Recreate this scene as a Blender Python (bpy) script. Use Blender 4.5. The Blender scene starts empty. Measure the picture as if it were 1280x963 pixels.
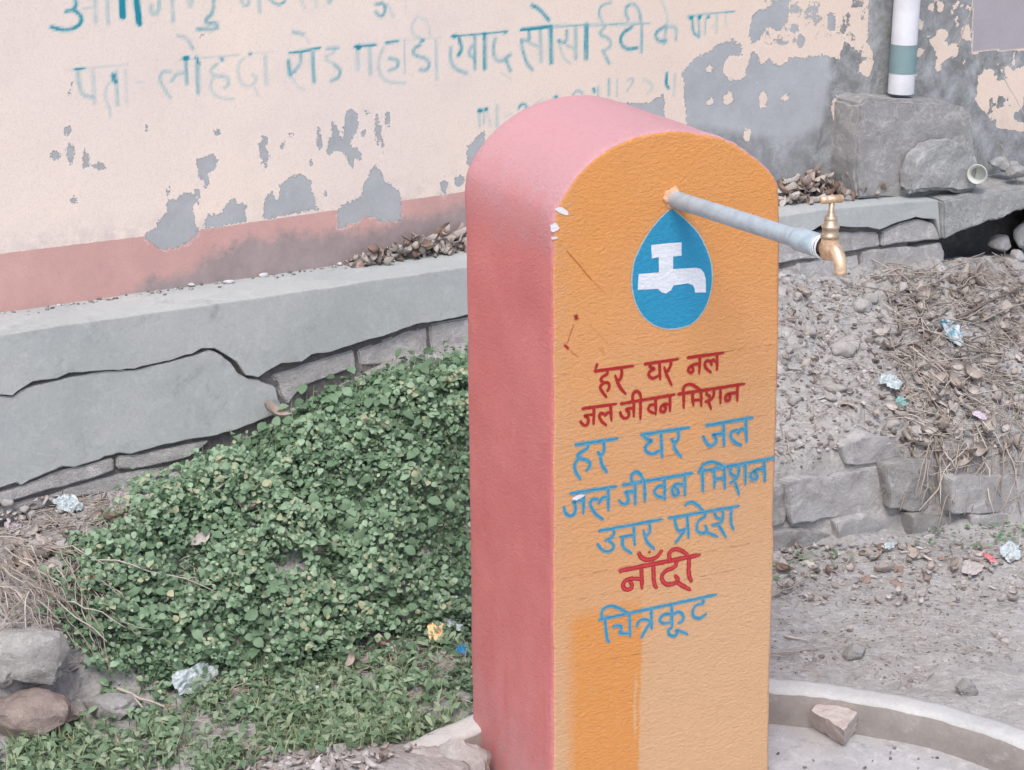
import bpy, bmesh, math, random
import numpy as np
from mathutils import Vector, Matrix, noise as mnoise
random.seed(7); rng = np.random.default_rng(7)
SC = bpy.context.scene
COL = SC.collection

# ------------------------------------------------------------------ camera
FPX = 2720.0; W0, H0 = 1280.0, 963.0; CX, CY = 640.0, 481.5; HC = 1.65
PITCH = math.atan((CY + 400) / FPX)
cam = bpy.data.cameras.new('camera'); camo = bpy.data.objects.new('camera', cam); COL.objects.link(camo)
cam.sensor_fit = 'HORIZONTAL'; cam.sensor_width = 36; cam.lens = 36 * FPX / W0
cam.clip_start = .05; cam.clip_end = 500
camo.location = (0, 0, HC); camo.rotation_euler = (math.pi / 2 - PITCH, 0, 0)
SC.camera = camo

# ------------------------------------------------------------------ world, sun, exposure
SUN_EL, SUN_AZ = math.radians(56), math.radians(188)      # azimuth clockwise from +Y
w = bpy.data.worlds.new('World'); SC.world = w; w.use_nodes = True
nt = w.node_tree; bgn = nt.nodes['Background']
sky = nt.nodes.new('ShaderNodeTexSky'); sky.sky_type = 'NISHITA'; sky.sun_disc = False
sky.sun_elevation = SUN_EL; sky.sun_rotation = SUN_AZ
sky.air_density = 1.0; sky.dust_density = 2.6; sky.ozone_density = 1.0
nt.links.new(sky.outputs[0], bgn.inputs[0]); bgn.inputs[1].default_value = 0.145
sl = bpy.data.lights.new('sun', 'SUN'); so = bpy.data.objects.new('sun', sl); COL.objects.link(so)
sl.energy = 1.2; sl.angle = math.radians(24); sl.color = (1, .968, .93)
sd = Vector((math.sin(SUN_AZ) * math.cos(SUN_EL), math.cos(SUN_AZ) * math.cos(SUN_EL), math.sin(SUN_EL)))
so.rotation_euler = sd.to_track_quat('Z', 'Y').to_euler(); so.location = sd * 10
SC.view_settings.view_transform = 'Standard'; SC.view_settings.look = 'None'
SC.view_settings.exposure = 0.74; SC.view_settings.gamma = 1.0
SC.cycles.max_bounces = 6; SC.cycles.diffuse_bounces = 3

# ------------------------------------------------------------------ picture points to places
C0 = np.array([0, 0, HC]); SP, CP = math.sin(PITCH), math.cos(PITCH)
def ray(x, y):
    a = (x - CX) / FPX; b = -(y - CY) / FPX
    return np.array([a, CP + b * SP, -SP + b * CP])
def on_z(x, y, z=0.):
    r = ray(x, y); return C0 + r * ((z - HC) / r[2])
def project(P):
    q = np.asarray(P, float) - C0
    dep = q[..., 1] * CP - q[..., 2] * SP; up = q[..., 1] * SP + q[..., 2] * CP
    return CX + FPX * q[..., 0] / dep, CY - FPX * up / dep
PSI = math.atan(5010 / (FPX / CP))
D_ = np.array([math.sin(PSI), math.cos(PSI), 0]); N_ = np.array([math.cos(PSI), -math.sin(PSI), 0])
L0 = on_z(990, 277, .57); WN = -0.14
def on_w(x, y, n=0.):                     # point on a plane parallel to the wall -> (s, z)
    r = ray(x, y); t = ((L0 + N_ * n - C0) @ N_) / (r @ N_); P = C0 + r * t
    return (P - L0) @ D_, P[2]
def S2(s, n, z): return np.array([L0[0], L0[1], 0]) + D_ * s + N_ * n + np.array([0, 0, z])
def to_sn(P): q = np.asarray(P)[:2] - L0[:2]; return q @ D_[:2], q @ N_[:2]
PSP = math.atan(6090 / (FPX / CP))
DP = np.array([math.sin(PSP), math.cos(PSP), 0]); NP = np.array([math.cos(PSP), -math.sin(PSP), 0])
P0 = on_z(691, 1045, 0)
def on_p(x, y):                           # point on the pillar's front face -> (u, v)
    r = ray(x, y); t = ((P0 - C0) @ NP) / (r @ NP); P = C0 + r * t
    return (P - P0) @ DP, P[2]

# ------------------------------------------------------------------ noise in numpy
_perm = rng.random((256, 256))
def vnoise(x, y):
    xi = np.floor(x).astype(int); yi = np.floor(y).astype(int); fx = x - xi; fy = y - yi
    fx = fx * fx * (3 - 2 * fx); fy = fy * fy * (3 - 2 * fy)
    g = lambda a, b: _perm[a & 255, b & 255]
    return (g(xi, yi) * (1 - fx) + g(xi + 1, yi) * fx) * (1 - fy) + (g(xi, yi + 1) * (1 - fx) + g(xi + 1, yi + 1) * fx) * fy - .5
def fbm(x, y, sc, oct=4):
    v = 0; a = 1.
    for i in range(oct): v = v + a * vnoise(x * sc + 17 * i, y * sc + 31 * i); sc *= 2.1; a *= .5
    return v

# ------------------------------------------------------------------ objects
MATS = {}
def tag(o, label=None, cat=None, group=None, kind=None):
    if label: o['label'] = label
    if cat: o['category'] = cat
    if group: o['group'] = group
    if kind: o['kind'] = kind
    elif cat: o['kind'] = 'thing'
    return o
def empty(name, loc, rz=0., label=None, cat=None, group=None):
    o = bpy.data.objects.new(name, None); COL.objects.link(o); o.location = loc; o.rotation_euler = (0, 0, rz)
    o.empty_display_size = .05
    o.matrix_basis = Matrix.Translation(Vector(loc)) @ Matrix.Rotation(rz, 4, 'Z')
    return tag(o, label, cat, group)
def wmat(o):
    m = o.matrix_basis.copy()
    while o.parent: o = o.parent; m = o.matrix_basis @ m
    return m
def mesh(name, V, F, mat, parent=None, origin=None, smooth=True, attrs=None, mats=None, fm=None):
    """V in world coordinates (or in the parent's frame if local)."""
    V = np.asarray(V, float).reshape(-1, 3)
    if parent is not None:
        Mi = np.array(wmat(parent).inverted()); V = V @ Mi[:3, :3].T + Mi[:3, 3]; origin = (0, 0, 0)
    else:
        if origin is None: origin = (V[:, 0].mean(), V[:, 1].mean(), V[:, 2].min())
        V = V - np.array(origin)
    me = bpy.data.meshes.new(name)
    if isinstance(F, np.ndarray):
        k = F.shape[1]; nF = len(F)
        me.vertices.add(len(V)); me.vertices.foreach_set('co', V.astype(np.float32).ravel())
        me.loops.add(nF * k); me.loops.foreach_set('vertex_index', F.astype(np.int32).ravel())
        me.polygons.add(nF); me.polygons.foreach_set('loop_start', np.arange(0, nF * k, k, dtype=np.int32))
        me.polygons.foreach_set('loop_total', np.full(nF, k, dtype=np.int32)); me.update(calc_edges=True)
    else:
        me.from_pydata(V.tolist(), [], [list(map(int, f)) for f in F])
    me.validate()
    for m_ in (mats or [mat]): me.materials.append(m_)
    if fm is not None: me.polygons.foreach_set('material_index', np.asarray(fm, dtype=np.int32))
    lt = np.zeros(len(me.polygons), dtype=np.int32); me.polygons.foreach_get('loop_total', lt)
    me.polygons.foreach_set('use_smooth', (lt < 5) & smooth)
    for k_, a in (attrs or {}).items():
        at = me.attributes.new(k_, 'FLOAT', 'POINT'); at.data.foreach_set('value', np.asarray(a, np.float32))
    o = bpy.data.objects.new(name, me); COL.objects.link(o); o.location = origin
    o.matrix_basis = Matrix.Translation(Vector(origin))
    if parent is not None: o.parent = parent
    return o
class Bag:                                # gathers many shapes into one mesh
    def __init__(s): s.V = []; s.F = []; s.A = []; s.n = 0
    def add(s, V, F, a=0.):
        V = np.asarray(V, float); s.V.append(V); s.F += [[i + s.n for i in f] for f in F]
        s.A.append(np.full(len(V), a) if np.isscalar(a) else np.asarray(a)); s.n += len(V)
    def build(s, name, mat, parent=None, smooth=True, **k):
        return mesh(name, np.concatenate(s.V), s.F, mat, parent, smooth=smooth, attrs={'tone': np.concatenate(s.A)}, **k)

def tube(pts, rad, sides=6, cap=True):
    pts = [Vector(p) for p in pts]; n = len(pts); V = []; F = []
    rad = [rad] * n if np.isscalar(rad) else list(rad)
    prev = None
    for i, p in enumerate(pts):
        t = (pts[min(i + 1, n - 1)] - pts[max(i - 1, 0)]).normalized()
        if prev is None:
            a = Vector((0, 0, 1)) if abs(t.z) < .9 else Vector((1, 0, 0)); x = t.cross(a).normalized()
        else: x = (prev - t * prev.dot(t)).normalized()
        y = t.cross(x); prev = x
        for k in range(sides):
            an = 2 * math.pi * k / sides; V.append(p + (x * math.cos(an) + y * math.sin(an)) * rad[i])
    for i in range(n - 1):
        for k in range(sides):
            a = i * sides + k; b = i * sides + (k + 1) % sides
            F.append([a, b, b + sides, a + sides])
    if cap: F.append(list(range(sides))[::-1]); F.append([(n - 1) * sides + k for k in range(sides)])
    return [tuple(v) for v in V], F
def grid_faces(nu, nv):
    i = np.arange(nu - 1)[:, None] * nv + np.arange(nv - 1)[None, :]
    return np.stack([i, i + nv, i + nv + 1, i + 1], -1).reshape(-1, 4)

def prism(name, poly, n0, n1, mat, parent=None, bevel=.004, rough=.002, cut=.03, seed=0, frame=None, **k):
    """polygon of (s, z) pushed from n0 (back) to n1 (front), edges worn and roughened"""
    fr = frame or S2
    bm = bmesh.new()
    a = [bm.verts.new(fr(s, n1, z)) for s, z in poly]; f = bm.faces.new(a)
    r = bmesh.ops.extrude_face_region(bm, geom=[f])
    dv = Vector(fr(0, n0, 0)) - Vector(fr(0, n1, 0))
    for v in [g for g in r['geom'] if isinstance(g, bmesh.types.BMVert)]: v.co += dv
    bmesh.ops.recalc_face_normals(bm, faces=bm.faces)
    if bevel: bmesh.ops.bevel(bm, geom=[e for e in bm.edges if len(e.link_faces) == 2 and e.calc_face_angle(0) > .5], offset=bevel, segments=2, affect='EDGES', clamp_overlap=True)
    bmesh.ops.triangulate(bm, faces=[f for f in bm.faces if len(f.verts) > 4])
    for _ in range(3):
        es = [e for e in bm.edges if e.calc_length() > cut]
        if not es: break
        bmesh.ops.subdivide_edges(bm, edges=es, cuts=1, use_grid_fill=True)
        bmesh.ops.triangulate(bm, faces=[f for f in bm.faces if len(f.verts) > 4])
    if rough:
        for v in bm.verts:
            p = v.co * 28 + Vector((seed, seed * .7, 0)); v.co += Vector(mnoise.noise_vector(p)) * rough + Vector(mnoise.noise_vector(p * .3)) * rough
    bm.verts.index_update(); V = np.array([v.co[:] for v in bm.verts]); F = [[v.index for v in f.verts] for f in bm.faces]; bm.free()
    o = mesh(name, V, F, mat, parent, smooth=True, **k); o.data.set_sharp_from_angle(angle=.62); return o
def rock_vf(c, size, seed=0, sub=3, amp=.25, flat=0., rz=0., facet=True):
    bm = bmesh.new(); bmesh.ops.create_icosphere(bm, subdivisions=sub, radius=1)
    R = Matrix.Rotation(rz, 3, 'Z')
    for v in bm.verts:
        p = v.co.copy(); q = p + Vector((seed * 3.1, seed * 1.7, seed))
        # facet the boulder by pulling it towards a few planes
        k = 1 + amp * (mnoise.noise(q * .9) + .5 * mnoise.noise(q * 2.3) + .25 * mnoise.noise(q * 6))
        m_ = max(abs(p.x), abs(p.y), abs(p.z)); p = p * (k * (.75 + .25 * (1 / m_) * .8))
        v.co = R @ Vector((p.x * size[0], p.y * size[1], p.z * size[2])) + Vector(c)
    V = np.array([v.co[:] for v in bm.verts]); F = [[v.index for v in f.verts] for f in bm.faces]; bm.free()
    if facet and sub > 1:
        rs = np.random.default_rng(seed + 5); c_ = np.array(c, float); sz = np.array(size, float); U = (V - c_) / sz.max()
        for q in range(11):
            v = rs.normal(0, 1, 3); v /= np.linalg.norm(v); m_ = (U @ v).max(); d = U @ v - m_ * rs.uniform(.66, .88)
            U = U - np.maximum(d, 0)[:, None] * v * .92
        U += np.array([mnoise.noise_vector(Vector(u.tolist()) * 9) for u in U]) * .018
        V = c_ + U * sz.max()
    return V, F

# ------------------------------------------------------------------ materials
def lin(c): return tuple(((x / 255) / 12.92 if x / 255 <= .04045 else ((x / 255 + .055) / 1.055) ** 2.4) for x in c) + (1,)
class NT:
    def __init__(s, name, rough=.85, spec=.25):
        m = bpy.data.materials.new(name); m.use_nodes = True; s.m = m; s.t = m.node_tree; s.b = s.t.nodes['Principled BSDF']
        s.b.inputs['Roughness'].default_value = rough; s.b.inputs['Specular IOR Level'].default_value = spec
        s.co = s.n('ShaderNodeTexCoord').outputs['Object']
    def n(s, ty, **k):
        x = s.t.nodes.new(ty)
        for a, v in k.items(): setattr(x, a, v)
        return x
    def put(s, inp, v):
        if isinstance(v, bpy.types.NodeSocket): s.t.links.new(v, inp)
        elif v is not None: inp.default_value = v
    def noise(s, scale, detail=4, rough=.6, dist=0., co=None, col=False):
        x = s.n('ShaderNodeTexNoise'); s.put(x.inputs['Vector'], co or s.co); x.inputs['Scale'].default_value = scale
        x.inputs['Detail'].default_value = detail; x.inputs['Roughness'].default_value = rough; x.inputs['Distortion'].default_value = dist
        return x.outputs[1 if col else 0]
    def voro(s, scale, feat='F1', co=None):
        x = s.n('ShaderNodeTexVoronoi', feature=feat); s.put(x.inputs['Vector'], co or s.co); x.inputs['Scale'].default_value = scale; return x.outputs[0]
    def math(s, op, a, b=0., c=None, clamp=False):
        x = s.n('ShaderNodeMath', operation=op, use_clamp=clamp); s.put(x.inputs[0], a); s.put(x.inputs[1], b)
        if c is not None: s.put(x.inputs[2], c)
        return x.outputs[0]
    def step(s, a, lo, hi, o0=0., o1=1.):
        x = s.n('ShaderNodeMapRange', clamp=True); s.put(x.inputs[0], a); x.inputs[1].default_value = lo; x.inputs[2].default_value = hi
        x.inputs[3].default_value = o0; x.inputs[4].default_value = o1; return x.outputs[0]
    def mix(s, f, a, b, blend='MIX'):
        x = s.n('ShaderNodeMix', data_type='RGBA', blend_type=blend); s.put(x.inputs[0], f); s.put(x.inputs[6], a); s.put(x.inputs[7], b); return x.outputs[2]
    def attr(s, name):
        x = s.n('ShaderNodeAttribute', attribute_name=name); return x.outputs['Fac']
    def sep(s, v=None):
        x = s.n('ShaderNodeSeparateXYZ'); s.put(x.inputs[0], v or s.co); return x.outputs
    def vadd(s, a, b, sc=1.):
        k = s.n('ShaderNodeVectorMath', operation='SCALE'); s.put(k.inputs[0], b); k.inputs['Scale'].default_value = sc
        x = s.n('ShaderNodeVectorMath', operation='ADD'); s.put(x.inputs[0], a); s.put(x.inputs[1], k.outputs[0]); return x.outputs[0]
    def color(s, c): s.put(s.b.inputs['Base Color'], c)
    def bump(s, h, strength=.5, dist=.003, prev=None):
        x = s.n('ShaderNodeBump'); s.put(x.inputs['Height'], h); x.inputs['Strength'].default_value = strength; x.inputs['Distance'].default_value = dist
        if prev is not None: s.put(x.inputs['Normal'], prev)
        s.put(s.b.inputs['Normal'], x.outputs[0]); return x.outputs[0]

def concrete(name, c1, c2, c3=None, sc=9, bump=.5, bd=.003, rough=.9, fine=180, wear=0.):
    t = NT(name, rough, .2)
    a = t.mix(t.step(t.noise(sc, 6, .65), .35, .68), lin(c1), lin(c2))
    if c3 is not None: a = t.mix(t.step(t.noise(sc * 2.6, 8, .7, .4), .56, .72), a, lin(c3))
    a = t.mix(t.step(t.noise(fine, 3, .7), .3, .75, 0, .35), a, lin([x * .78 for x in c1]))
    if wear:                              # dust, pits and stains of old masonry
        a = t.mix(t.step(t.noise(26, 8, .8, .8), .50, .66, 0, wear), a, lin([min(235, x * 1.16) for x in c1]))
        a = t.mix(t.step(t.noise(48, 6, .8, .5), .56, .70, 0, wear), a, lin([x * .76 for x in c1]))
        a = t.mix(t.step(t.noise(130, 4, .75), .60, .72, 0, wear * .8), a, lin([x * .62 for x in c1]))
    t.color(a)
    if wear: h0 = t.bump(t.noise(22, 8, .8, .5), .8 * wear, .012)
    b = t.bump(t.noise(fine * .35, 6, .7), bump, bd, h0 if wear else None); t.bump(t.noise(fine * 2, 3), bump * .6, bd * .4, b)
    return t.m
M = {}
M['ledge'] = concrete('grey_cement_plaster', (180, 183, 181), (166, 171, 170), (148, 151, 151), 5, .25, .002, wear=.22)
M['core'] = concrete('dark_mortar', (124, 120, 119), (104, 101, 100), None, 12, .8, wear=.8)
M['brick'] = concrete('dusty_grey_brick', (184, 181, 179), (170, 167, 165), (194, 192, 190), 14, .8, .004, wear=.8)
M['stone_grey'] = concrete('grey_stone', (166, 163, 160), (146, 143, 140), (178, 174, 170), 16, .9, .004, wear=.8)
M['stone_brown'] = concrete('brown_stone', (152, 138, 130), (126, 112, 106), (166, 156, 148), 16, .9, .004, wear=.8)
M['chunk'] = concrete('weathered_concrete', (172, 172, 171), (154, 154, 153), (184, 184, 183), 13, .9, .005, wear=.8)
M['buttress'] = concrete('stained_concrete', (168, 166, 164), (150, 148, 146), (180, 180, 178), 15, .9, .004, wear=.8)
M['clod'] = concrete('dusty_clod', (178, 174, 170), (160, 155, 151), (140, 134, 130), 20, .9, .004, wear=.5)
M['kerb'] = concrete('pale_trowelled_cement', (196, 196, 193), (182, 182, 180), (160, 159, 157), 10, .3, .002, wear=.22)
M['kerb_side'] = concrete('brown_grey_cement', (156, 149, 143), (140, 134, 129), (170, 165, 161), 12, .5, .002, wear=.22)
M['floor'] = concrete('pale_dusty_cement', (190, 188, 188), (170, 168, 167), (140, 137, 136), 9, .5, .002, wear=.45)
M['white_chip'] = concrete('pale_lime_chip', (205, 203, 202), (188, 186, 185), None, 20, .5)

def ground_mat():
    t = NT('dusty_rubble_soil', .95, .1)
    a = t.mix(t.step(t.noise(7, 6, .65), .35, .7), lin((178, 175, 172)), lin((158, 154, 151)))
    a = t.mix(t.step(t.noise(38, 5, .7, .5), .5, .72), a, lin((194, 191, 188)))
    a = t.mix(t.step(t.noise(90, 4, .7), .55, .75, 0, .7), a, lin((118, 113, 111)))
    t.color(a)
    v = t.voro(95); b = t.bump(t.noise(60, 7, .75, .3), .9, .008); t.bump(v, .5, .004, b); return t.m
M['ground'] = ground_mat()
M['collar'] = concrete('orange_smeared_putty', (216, 176, 146), (206, 150, 100), (214, 210, 212), 60, .5)

def wall_mat():
    t = NT('flaking_cream_limewash', .9, .15)
    xyz = t.sep(); peel = t.attr('peel'); ink = t.attr('ink'); band = t.attr('band'); dirt = t.attr('dirt'); speck = t.attr('speck'); panel = t.attr('panel'); mould = t.attr('mould')
    n1 = t.noise(60, 5, .7); n2 = t.noise(190, 3, .6)
    jag = t.math('ADD', t.math('MULTIPLY', t.math('SUBTRACT', n1, .5), .022), t.math('MULTIPLY', t.math('SUBTRACT', n2, .5), .016))
    pk = t.math('ADD', peel, jag)                                  # >0 : paint gone
    sp = t.math('MULTIPLY', speck, t.math('SUBTRACT', t.noise(26, 6, .75), .545))
    pk = t.math('MAXIMUM', pk, t.math('SUBTRACT', t.math('MULTIPLY', sp, .3), t.math('MULTIPLY', t.math('SUBTRACT', 1, speck), .2)))
    gone = t.step(pk, 0, .0012)
    lip_shade = t.math('MULTIPLY', gone, t.step(pk, .0012, .004, 1, 0))
    # bare plaster
    bare = t.mix(t.step(t.noise(9, 7, .7), .35, .68), lin((172, 174, 176)), lin((156, 159, 161)))
    bare = t.mix(t.step(t.noise(34, 6, .75, .6), .57, .72, 0, .6), bare, lin((184, 188, 191)))
    bare = t.mix(t.math('MULTIPLY', mould, t.step(t.noise(16, 8, .8, .3), .36, .58)), bare, lin((122, 123, 122)))
    # paint
    cream = t.mix(t.step(t.noise(2.2, 3, .5), .35, .65), lin((228, 211, 197)), lin((220, 206, 197)))
    cream = t.mix(t.step(t.noise(13, 6, .7), .5, .8, 0, .35), cream, lin((198, 190, 186)))
    cream = t.mix(t.math('MULTIPLY', t.attr('grime'), t.step(t.noise(30, 5, .7), .4, .7, .0, .75)), cream, lin((164, 160, 158)))
    cream = t.mix(t.math('MULTIPLY', t.attr('peach'), .55), cream, lin((212, 190, 172)))
    f_ = t.step(t.noise(45, 5, .8, .3), .28, .62, .45, 1.0)
    inkc = t.mix(t.step(ink, .35, .9), lin((128, 174, 180)), lin((32, 132, 148)))
    cream = t.mix(t.math('MULTIPLY', t.math('MULTIPLY', ink, f_), 1.55, clamp=True), cream, inkc)
    bn = t.step(t.math('ADD', band, t.math('MULTIPLY', t.math('SUBTRACT', n1, .5), .004)), -.0006, .0006)
    terra = t.mix(t.step(t.noise(10, 6, .7), .3, .7), lin((200, 160, 152)), lin((184, 146, 140)))
    dr = t.mix(t.step(t.noise(24, 6, .75), .3, .7), lin((158, 148, 147)), lin((134, 127, 127)))
    dd = t.step(t.math('ADD', dirt, t.math('MULTIPLY', t.math('SUBTRACT', t.noise(24, 7, .8), .5), .09)), -.012, .014, 0, .85)
    terra = t.mix(dd, terra, dr)
    paint = t.mix(bn, cream, terra)
    paint = t.mix(panel, paint, t.mix(t.noise(14, 4), lin((168, 162, 166)), lin((156, 152, 156))))
    c = t.mix(gone, paint, bare)
    c = t.mix(t.math('MULTIPLY', lip_shade, .12), c, lin((96, 98, 102)))  # shade of the paint lip put into the colour inside each peeled edge
    c = t.mix(t.step(t.noise(300, 2), .45, .8, 0, .2), c, lin((120, 116, 116)))
    c = t.mix(t.math('MULTIPLY', t.math('MULTIPLY', t.step(pk, -.0032, -.0004), t.math('SUBTRACT', 1, gone)), t.step(n1, .4, .6, 0, .5)), c, lin((232, 226, 220)))
    t.color(c)
    b = t.bump(t.math('SUBTRACT', 1, gone), .8, .0014)
    b = t.bump(t.noise(40, 6, .65), .25, .003, b); t.bump(t.noise(260, 3), .22, .001, b)
    return t.m
M['wall'] = wall_mat()

def plaster_bump(t, k=1.):
    st = t.n('ShaderNodeMapping'); st.inputs['Scale'].default_value = (1, 1, 1.6); t.put(st.inputs[0], t.co)
    h = t.noise(120, 6, .7, .25, co=st.outputs[0]); h2 = t.noise(300, 4, .7)
    b = t.bump(t.noise(9, 3, .5), .5 * k, .006); b = t.bump(h, .75 * k, .0048, b); return t.bump(h2, .6 * k, .0022, b)
def front_mat():
    t = NT('orange_enamel_on_plaster', .62, .3); X = t.sep(); u, v = X[0], X[2]
    wob = t.math('MULTIPLY', t.math('SUBTRACT', t.noise(30, 4), .5), .012)
    up = t.step(t.math('ADD', v, t.math('MULTIPLY', t.math('SUBTRACT', t.noise(5, 3), .5), .25)), .62, .93)
    base = t.mix(up, lin((212, 158, 112)), lin((221, 150, 84)))
    base = t.mix(t.step(t.noise(6, 4, .6), .4, .7, 0, .6), base, lin((217, 154, 94)))
    # the lower right was rolled with a thinner, paler coat
    pale = t.math('MULTIPLY', t.step(t.math('ADD', v, t.math('MULTIPLY', u, -.75)), .08, .42, 1, 0), 1.)
    base = t.mix(pale, base, lin((211, 168, 128)))
    # second coat of strong orange, lower left
    uu = t.math('ADD', u, wob); vv = t.math('ADD', v, t.math('MULTIPLY', wob, 2.2))
    blk = t.math('MULTIPLY', t.math('MULTIPLY', t.step(uu, .014, .040), t.step(uu, BLK_U1 - .002, BLK_U1 + .002, 1, 0)), t.step(vv, BLK_V - .004, BLK_V + .022, 1, 0))
    gap = t.math('MULTIPLY', t.math('MULTIPLY', t.step(t.math('ABSOLUTE', t.math('SUBTRACT', uu, BLK_U1 - .008)), .0015, .004, 1, 0), t.step(v, .13, .15)), t.step(v, .25, .22))
    blk = t.math('MULTIPLY', blk, t.math('SUBTRACT', 1, t.math('MULTIPLY', gap, .8)))
    base = t.mix(t.math('MULTIPLY', blk, t.step(t.noise(70, 4), .25, .5, .75, 1)), base, lin((216, 146, 80)))
    # pencilled and struck guide lines
    for vk, st_, u0, u1 in GUIDES:
        q = t.math('ABSOLUTE', t.math('SUBTRACT', t.math('ADD', v, t.math('MULTIPLY', t.math('SUBTRACT', t.noise(18, 2), .5), .003)), vk))
        ln = t.math('MULTIPLY', t.step(q, .0004, .0016, 1, 0), t.step(t.noise(55, 3), .42, .62, 0, st_ * .75))
        ln = t.math('MULTIPLY', ln, t.math('MULTIPLY', t.step(u, u0, u0 + .01), t.step(u, u1 - .01, u1, 1, 0)))
        base = t.mix(ln, base, lin((150, 92, 66)))
    # worn arris: paint thinned along the left edge
    ed = t.math('MULTIPLY', t.step(u, .0, .035, 1, 0), t.step(t.noise(110, 4, .7), .45, .62, 0, .55))
    base = t.mix(ed, base, lin((200, 160, 134)))
    base = t.mix(t.step(t.noise(34, 8, .8, .4), .58, .74, 0, .35), base, lin((190, 128, 78)))
    base = t.mix(t.step(t.noise(17, 8, .8, .8), .60, .74, 0, .30), base, lin((222, 184, 146)))
    base = t.mix(t.step(t.voro(46), .055, .03, 0, .5), base, lin((146, 98, 66)))
    # hairline cracks, two short lines
    for (ua, va, ub, vb, k, r, cc) in HAIRS:
        du, dv = ub - ua, vb - va; L = math.hypot(du, dv); du /= L; dv /= L
        pu = t.math('SUBTRACT', t.math('ADD', u, t.math('MULTIPLY', wob, .35)), ua); pv = t.math('SUBTRACT', v, va)
        al = t.math('ADD', t.math('MULTIPLY', pu, du), t.math('MULTIPLY', pv, dv))
        ac = t.math('ABSOLUTE', t.math('SUBTRACT', t.math('MULTIPLY', pu, dv), t.math('MULTIPLY', pv, du)))
        mk = t.math('MULTIPLY', t.math('MULTIPLY', t.step(al, 0, .004), t.step(al, L - .004, L, 1, 0)), t.step(ac, r * .4, r, k, 0))
        base = t.mix(mk, base, lin(cc))
    t.color(base); plaster_bump(t); return t.m
GUIDES = [(on_p(690, 471)[1], .75, .0, .36), (on_p(970, 473)[1], .5, .2, .37), (on_p(970, 517)[1], .6, .0, .37), (on_p(860, 566)[1], .7, .05, .30),
          (on_p(761, 635)[1], .6, .03, .37), (on_p(690, 726)[1], .85, .0, .37), (on_p(970, 703)[1], .8, .16, .37), (on_p(740, 746)[1], .6, .02, .2), (on_p(697, 838)[1], .7, .01, .16)]
BLK_U1 = on_p(800, 880)[0]; BLK_V = on_p(730, 775)[1]
def hair(x0, y0, x1, y1, k, r, c): a = on_p(x0, y0); b = on_p(x1, y1); return (*a, *b, k, r, c)
HAIRS = [hair(707, 312, 741, 352, .8, .0016, (172, 92, 40)), hair(741, 352, 757, 368, .5, .0014, (190, 110, 56)), hair(719, 392, 722, 402, 1, .0045, (150, 44, 26)), hair(718, 404, 708, 432, .7, .0016, (176, 84, 50)),
         hair(704, 430, 712, 438, 1, .003, (160, 40, 24)), hair(712, 438, 724, 447, .6, .0016, (186, 90, 50)), hair(750, 432, 756, 446, .4, .004, (196, 122, 60)), hair(736, 405, 760, 430, .3, .0018, (190, 110, 60))]
M['front'] = front_mat()
def pink_mat():
    t = NT('pink_distemper_on_plaster', .68, .3); X = t.sep()
    a = t.mix(t.step(t.noise(7, 4, .6), .35, .7), lin((208, 126, 122)), lin((198, 112, 109)))
    hi = t.step(t.math('ADD', X[2], t.math('MULTIPLY', t.math('SUBTRACT', t.noise(14, 6, .75), .5), .16)), .88, .99)
    a = t.mix(hi, a, lin((198, 150, 154)))  # top paler: partly its own paint, partly sky light put into the colour
    st = t.n('ShaderNodeMapping'); st.inputs['Scale'].default_value = (30, 30, 2.5); t.put(st.inputs[0], t.co)
    run = t.math('MULTIPLY', t.step(t.noise(1, 4, .6, co=st.outputs[0]), .56, .68), t.step(X[2], .34, .12))
    a = t.mix(t.math('MULTIPLY', run, .7), a, lin((202, 104, 100)))
    pl = t.math('MULTIPLY', t.step(X[2], .3, .02), t.step(t.noise(12, 4), .3, .6))
    a = t.mix(t.math('MULTIPLY', pl, .6), a, lin((214, 152, 156)))
    a = t.mix(t.step(t.noise(150, 3), .55, .75, 0, .3), a, lin((190, 104, 108)))
    a = t.mix(t.step(t.noise(20, 8, .8, .6), .58, .72, 0, .35), a, lin((224, 160, 152)))
    a = t.mix(t.step(t.noise(34, 6, .8, .3), .62, .72, 0, .45), a, lin((176, 100, 96)))
    gr = t.math('MULTIPLY', t.step(X[2], .16, .02), t.step(t.noise(40, 6, .8), .4, .62))
    a = t.mix(t.math('MULTIPLY', gr, .55), a, lin((170, 150, 144)))
    t.color(a); plaster_bump(t, .8); return t.m
M['pink'] = pink_mat()
def paint_mat(name, core, edge, bump=True):
    t = NT(name, .5, .35); e = t.attr('tone')
    k = t.step(t.math('ADD', e, t.math('MULTIPLY', t.math('SUBTRACT', t.noise(120, 4, .7), .5), .9)), .25, .75)
    a = t.mix(k, lin(edge), lin(core)); a = t.mix(t.step(t.noise(45, 4), .5, .7, 0, .35), a, lin(edge)); t.color(a)
    if bump: plaster_bump(t, .8)
    return t.m
M['red_paint'] = paint_mat('red_sign_paint', (160, 24, 24), (172, 46, 38))
M['blue_paint'] = paint_mat('blue_sign_paint', (48, 130, 166), (104, 156, 178))
M['crimson_paint'] = paint_mat('crimson_sign_paint', (196, 58, 66), (160, 28, 28))
M['drop_blue'] = paint_mat('teal_blue_emblem_paint', (44, 146, 184), (34, 134, 172))
M['drop_rim'] = paint_mat('pale_rim_paint', (176, 186, 190), (168, 176, 178))
M['emblem_white'] = paint_mat('white_emblem_paint', (226, 228, 234), (214, 216, 224))
M['chip_white'] = paint_mat('bare_white_putty', (232, 228, 232), (220, 214, 218))
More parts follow.
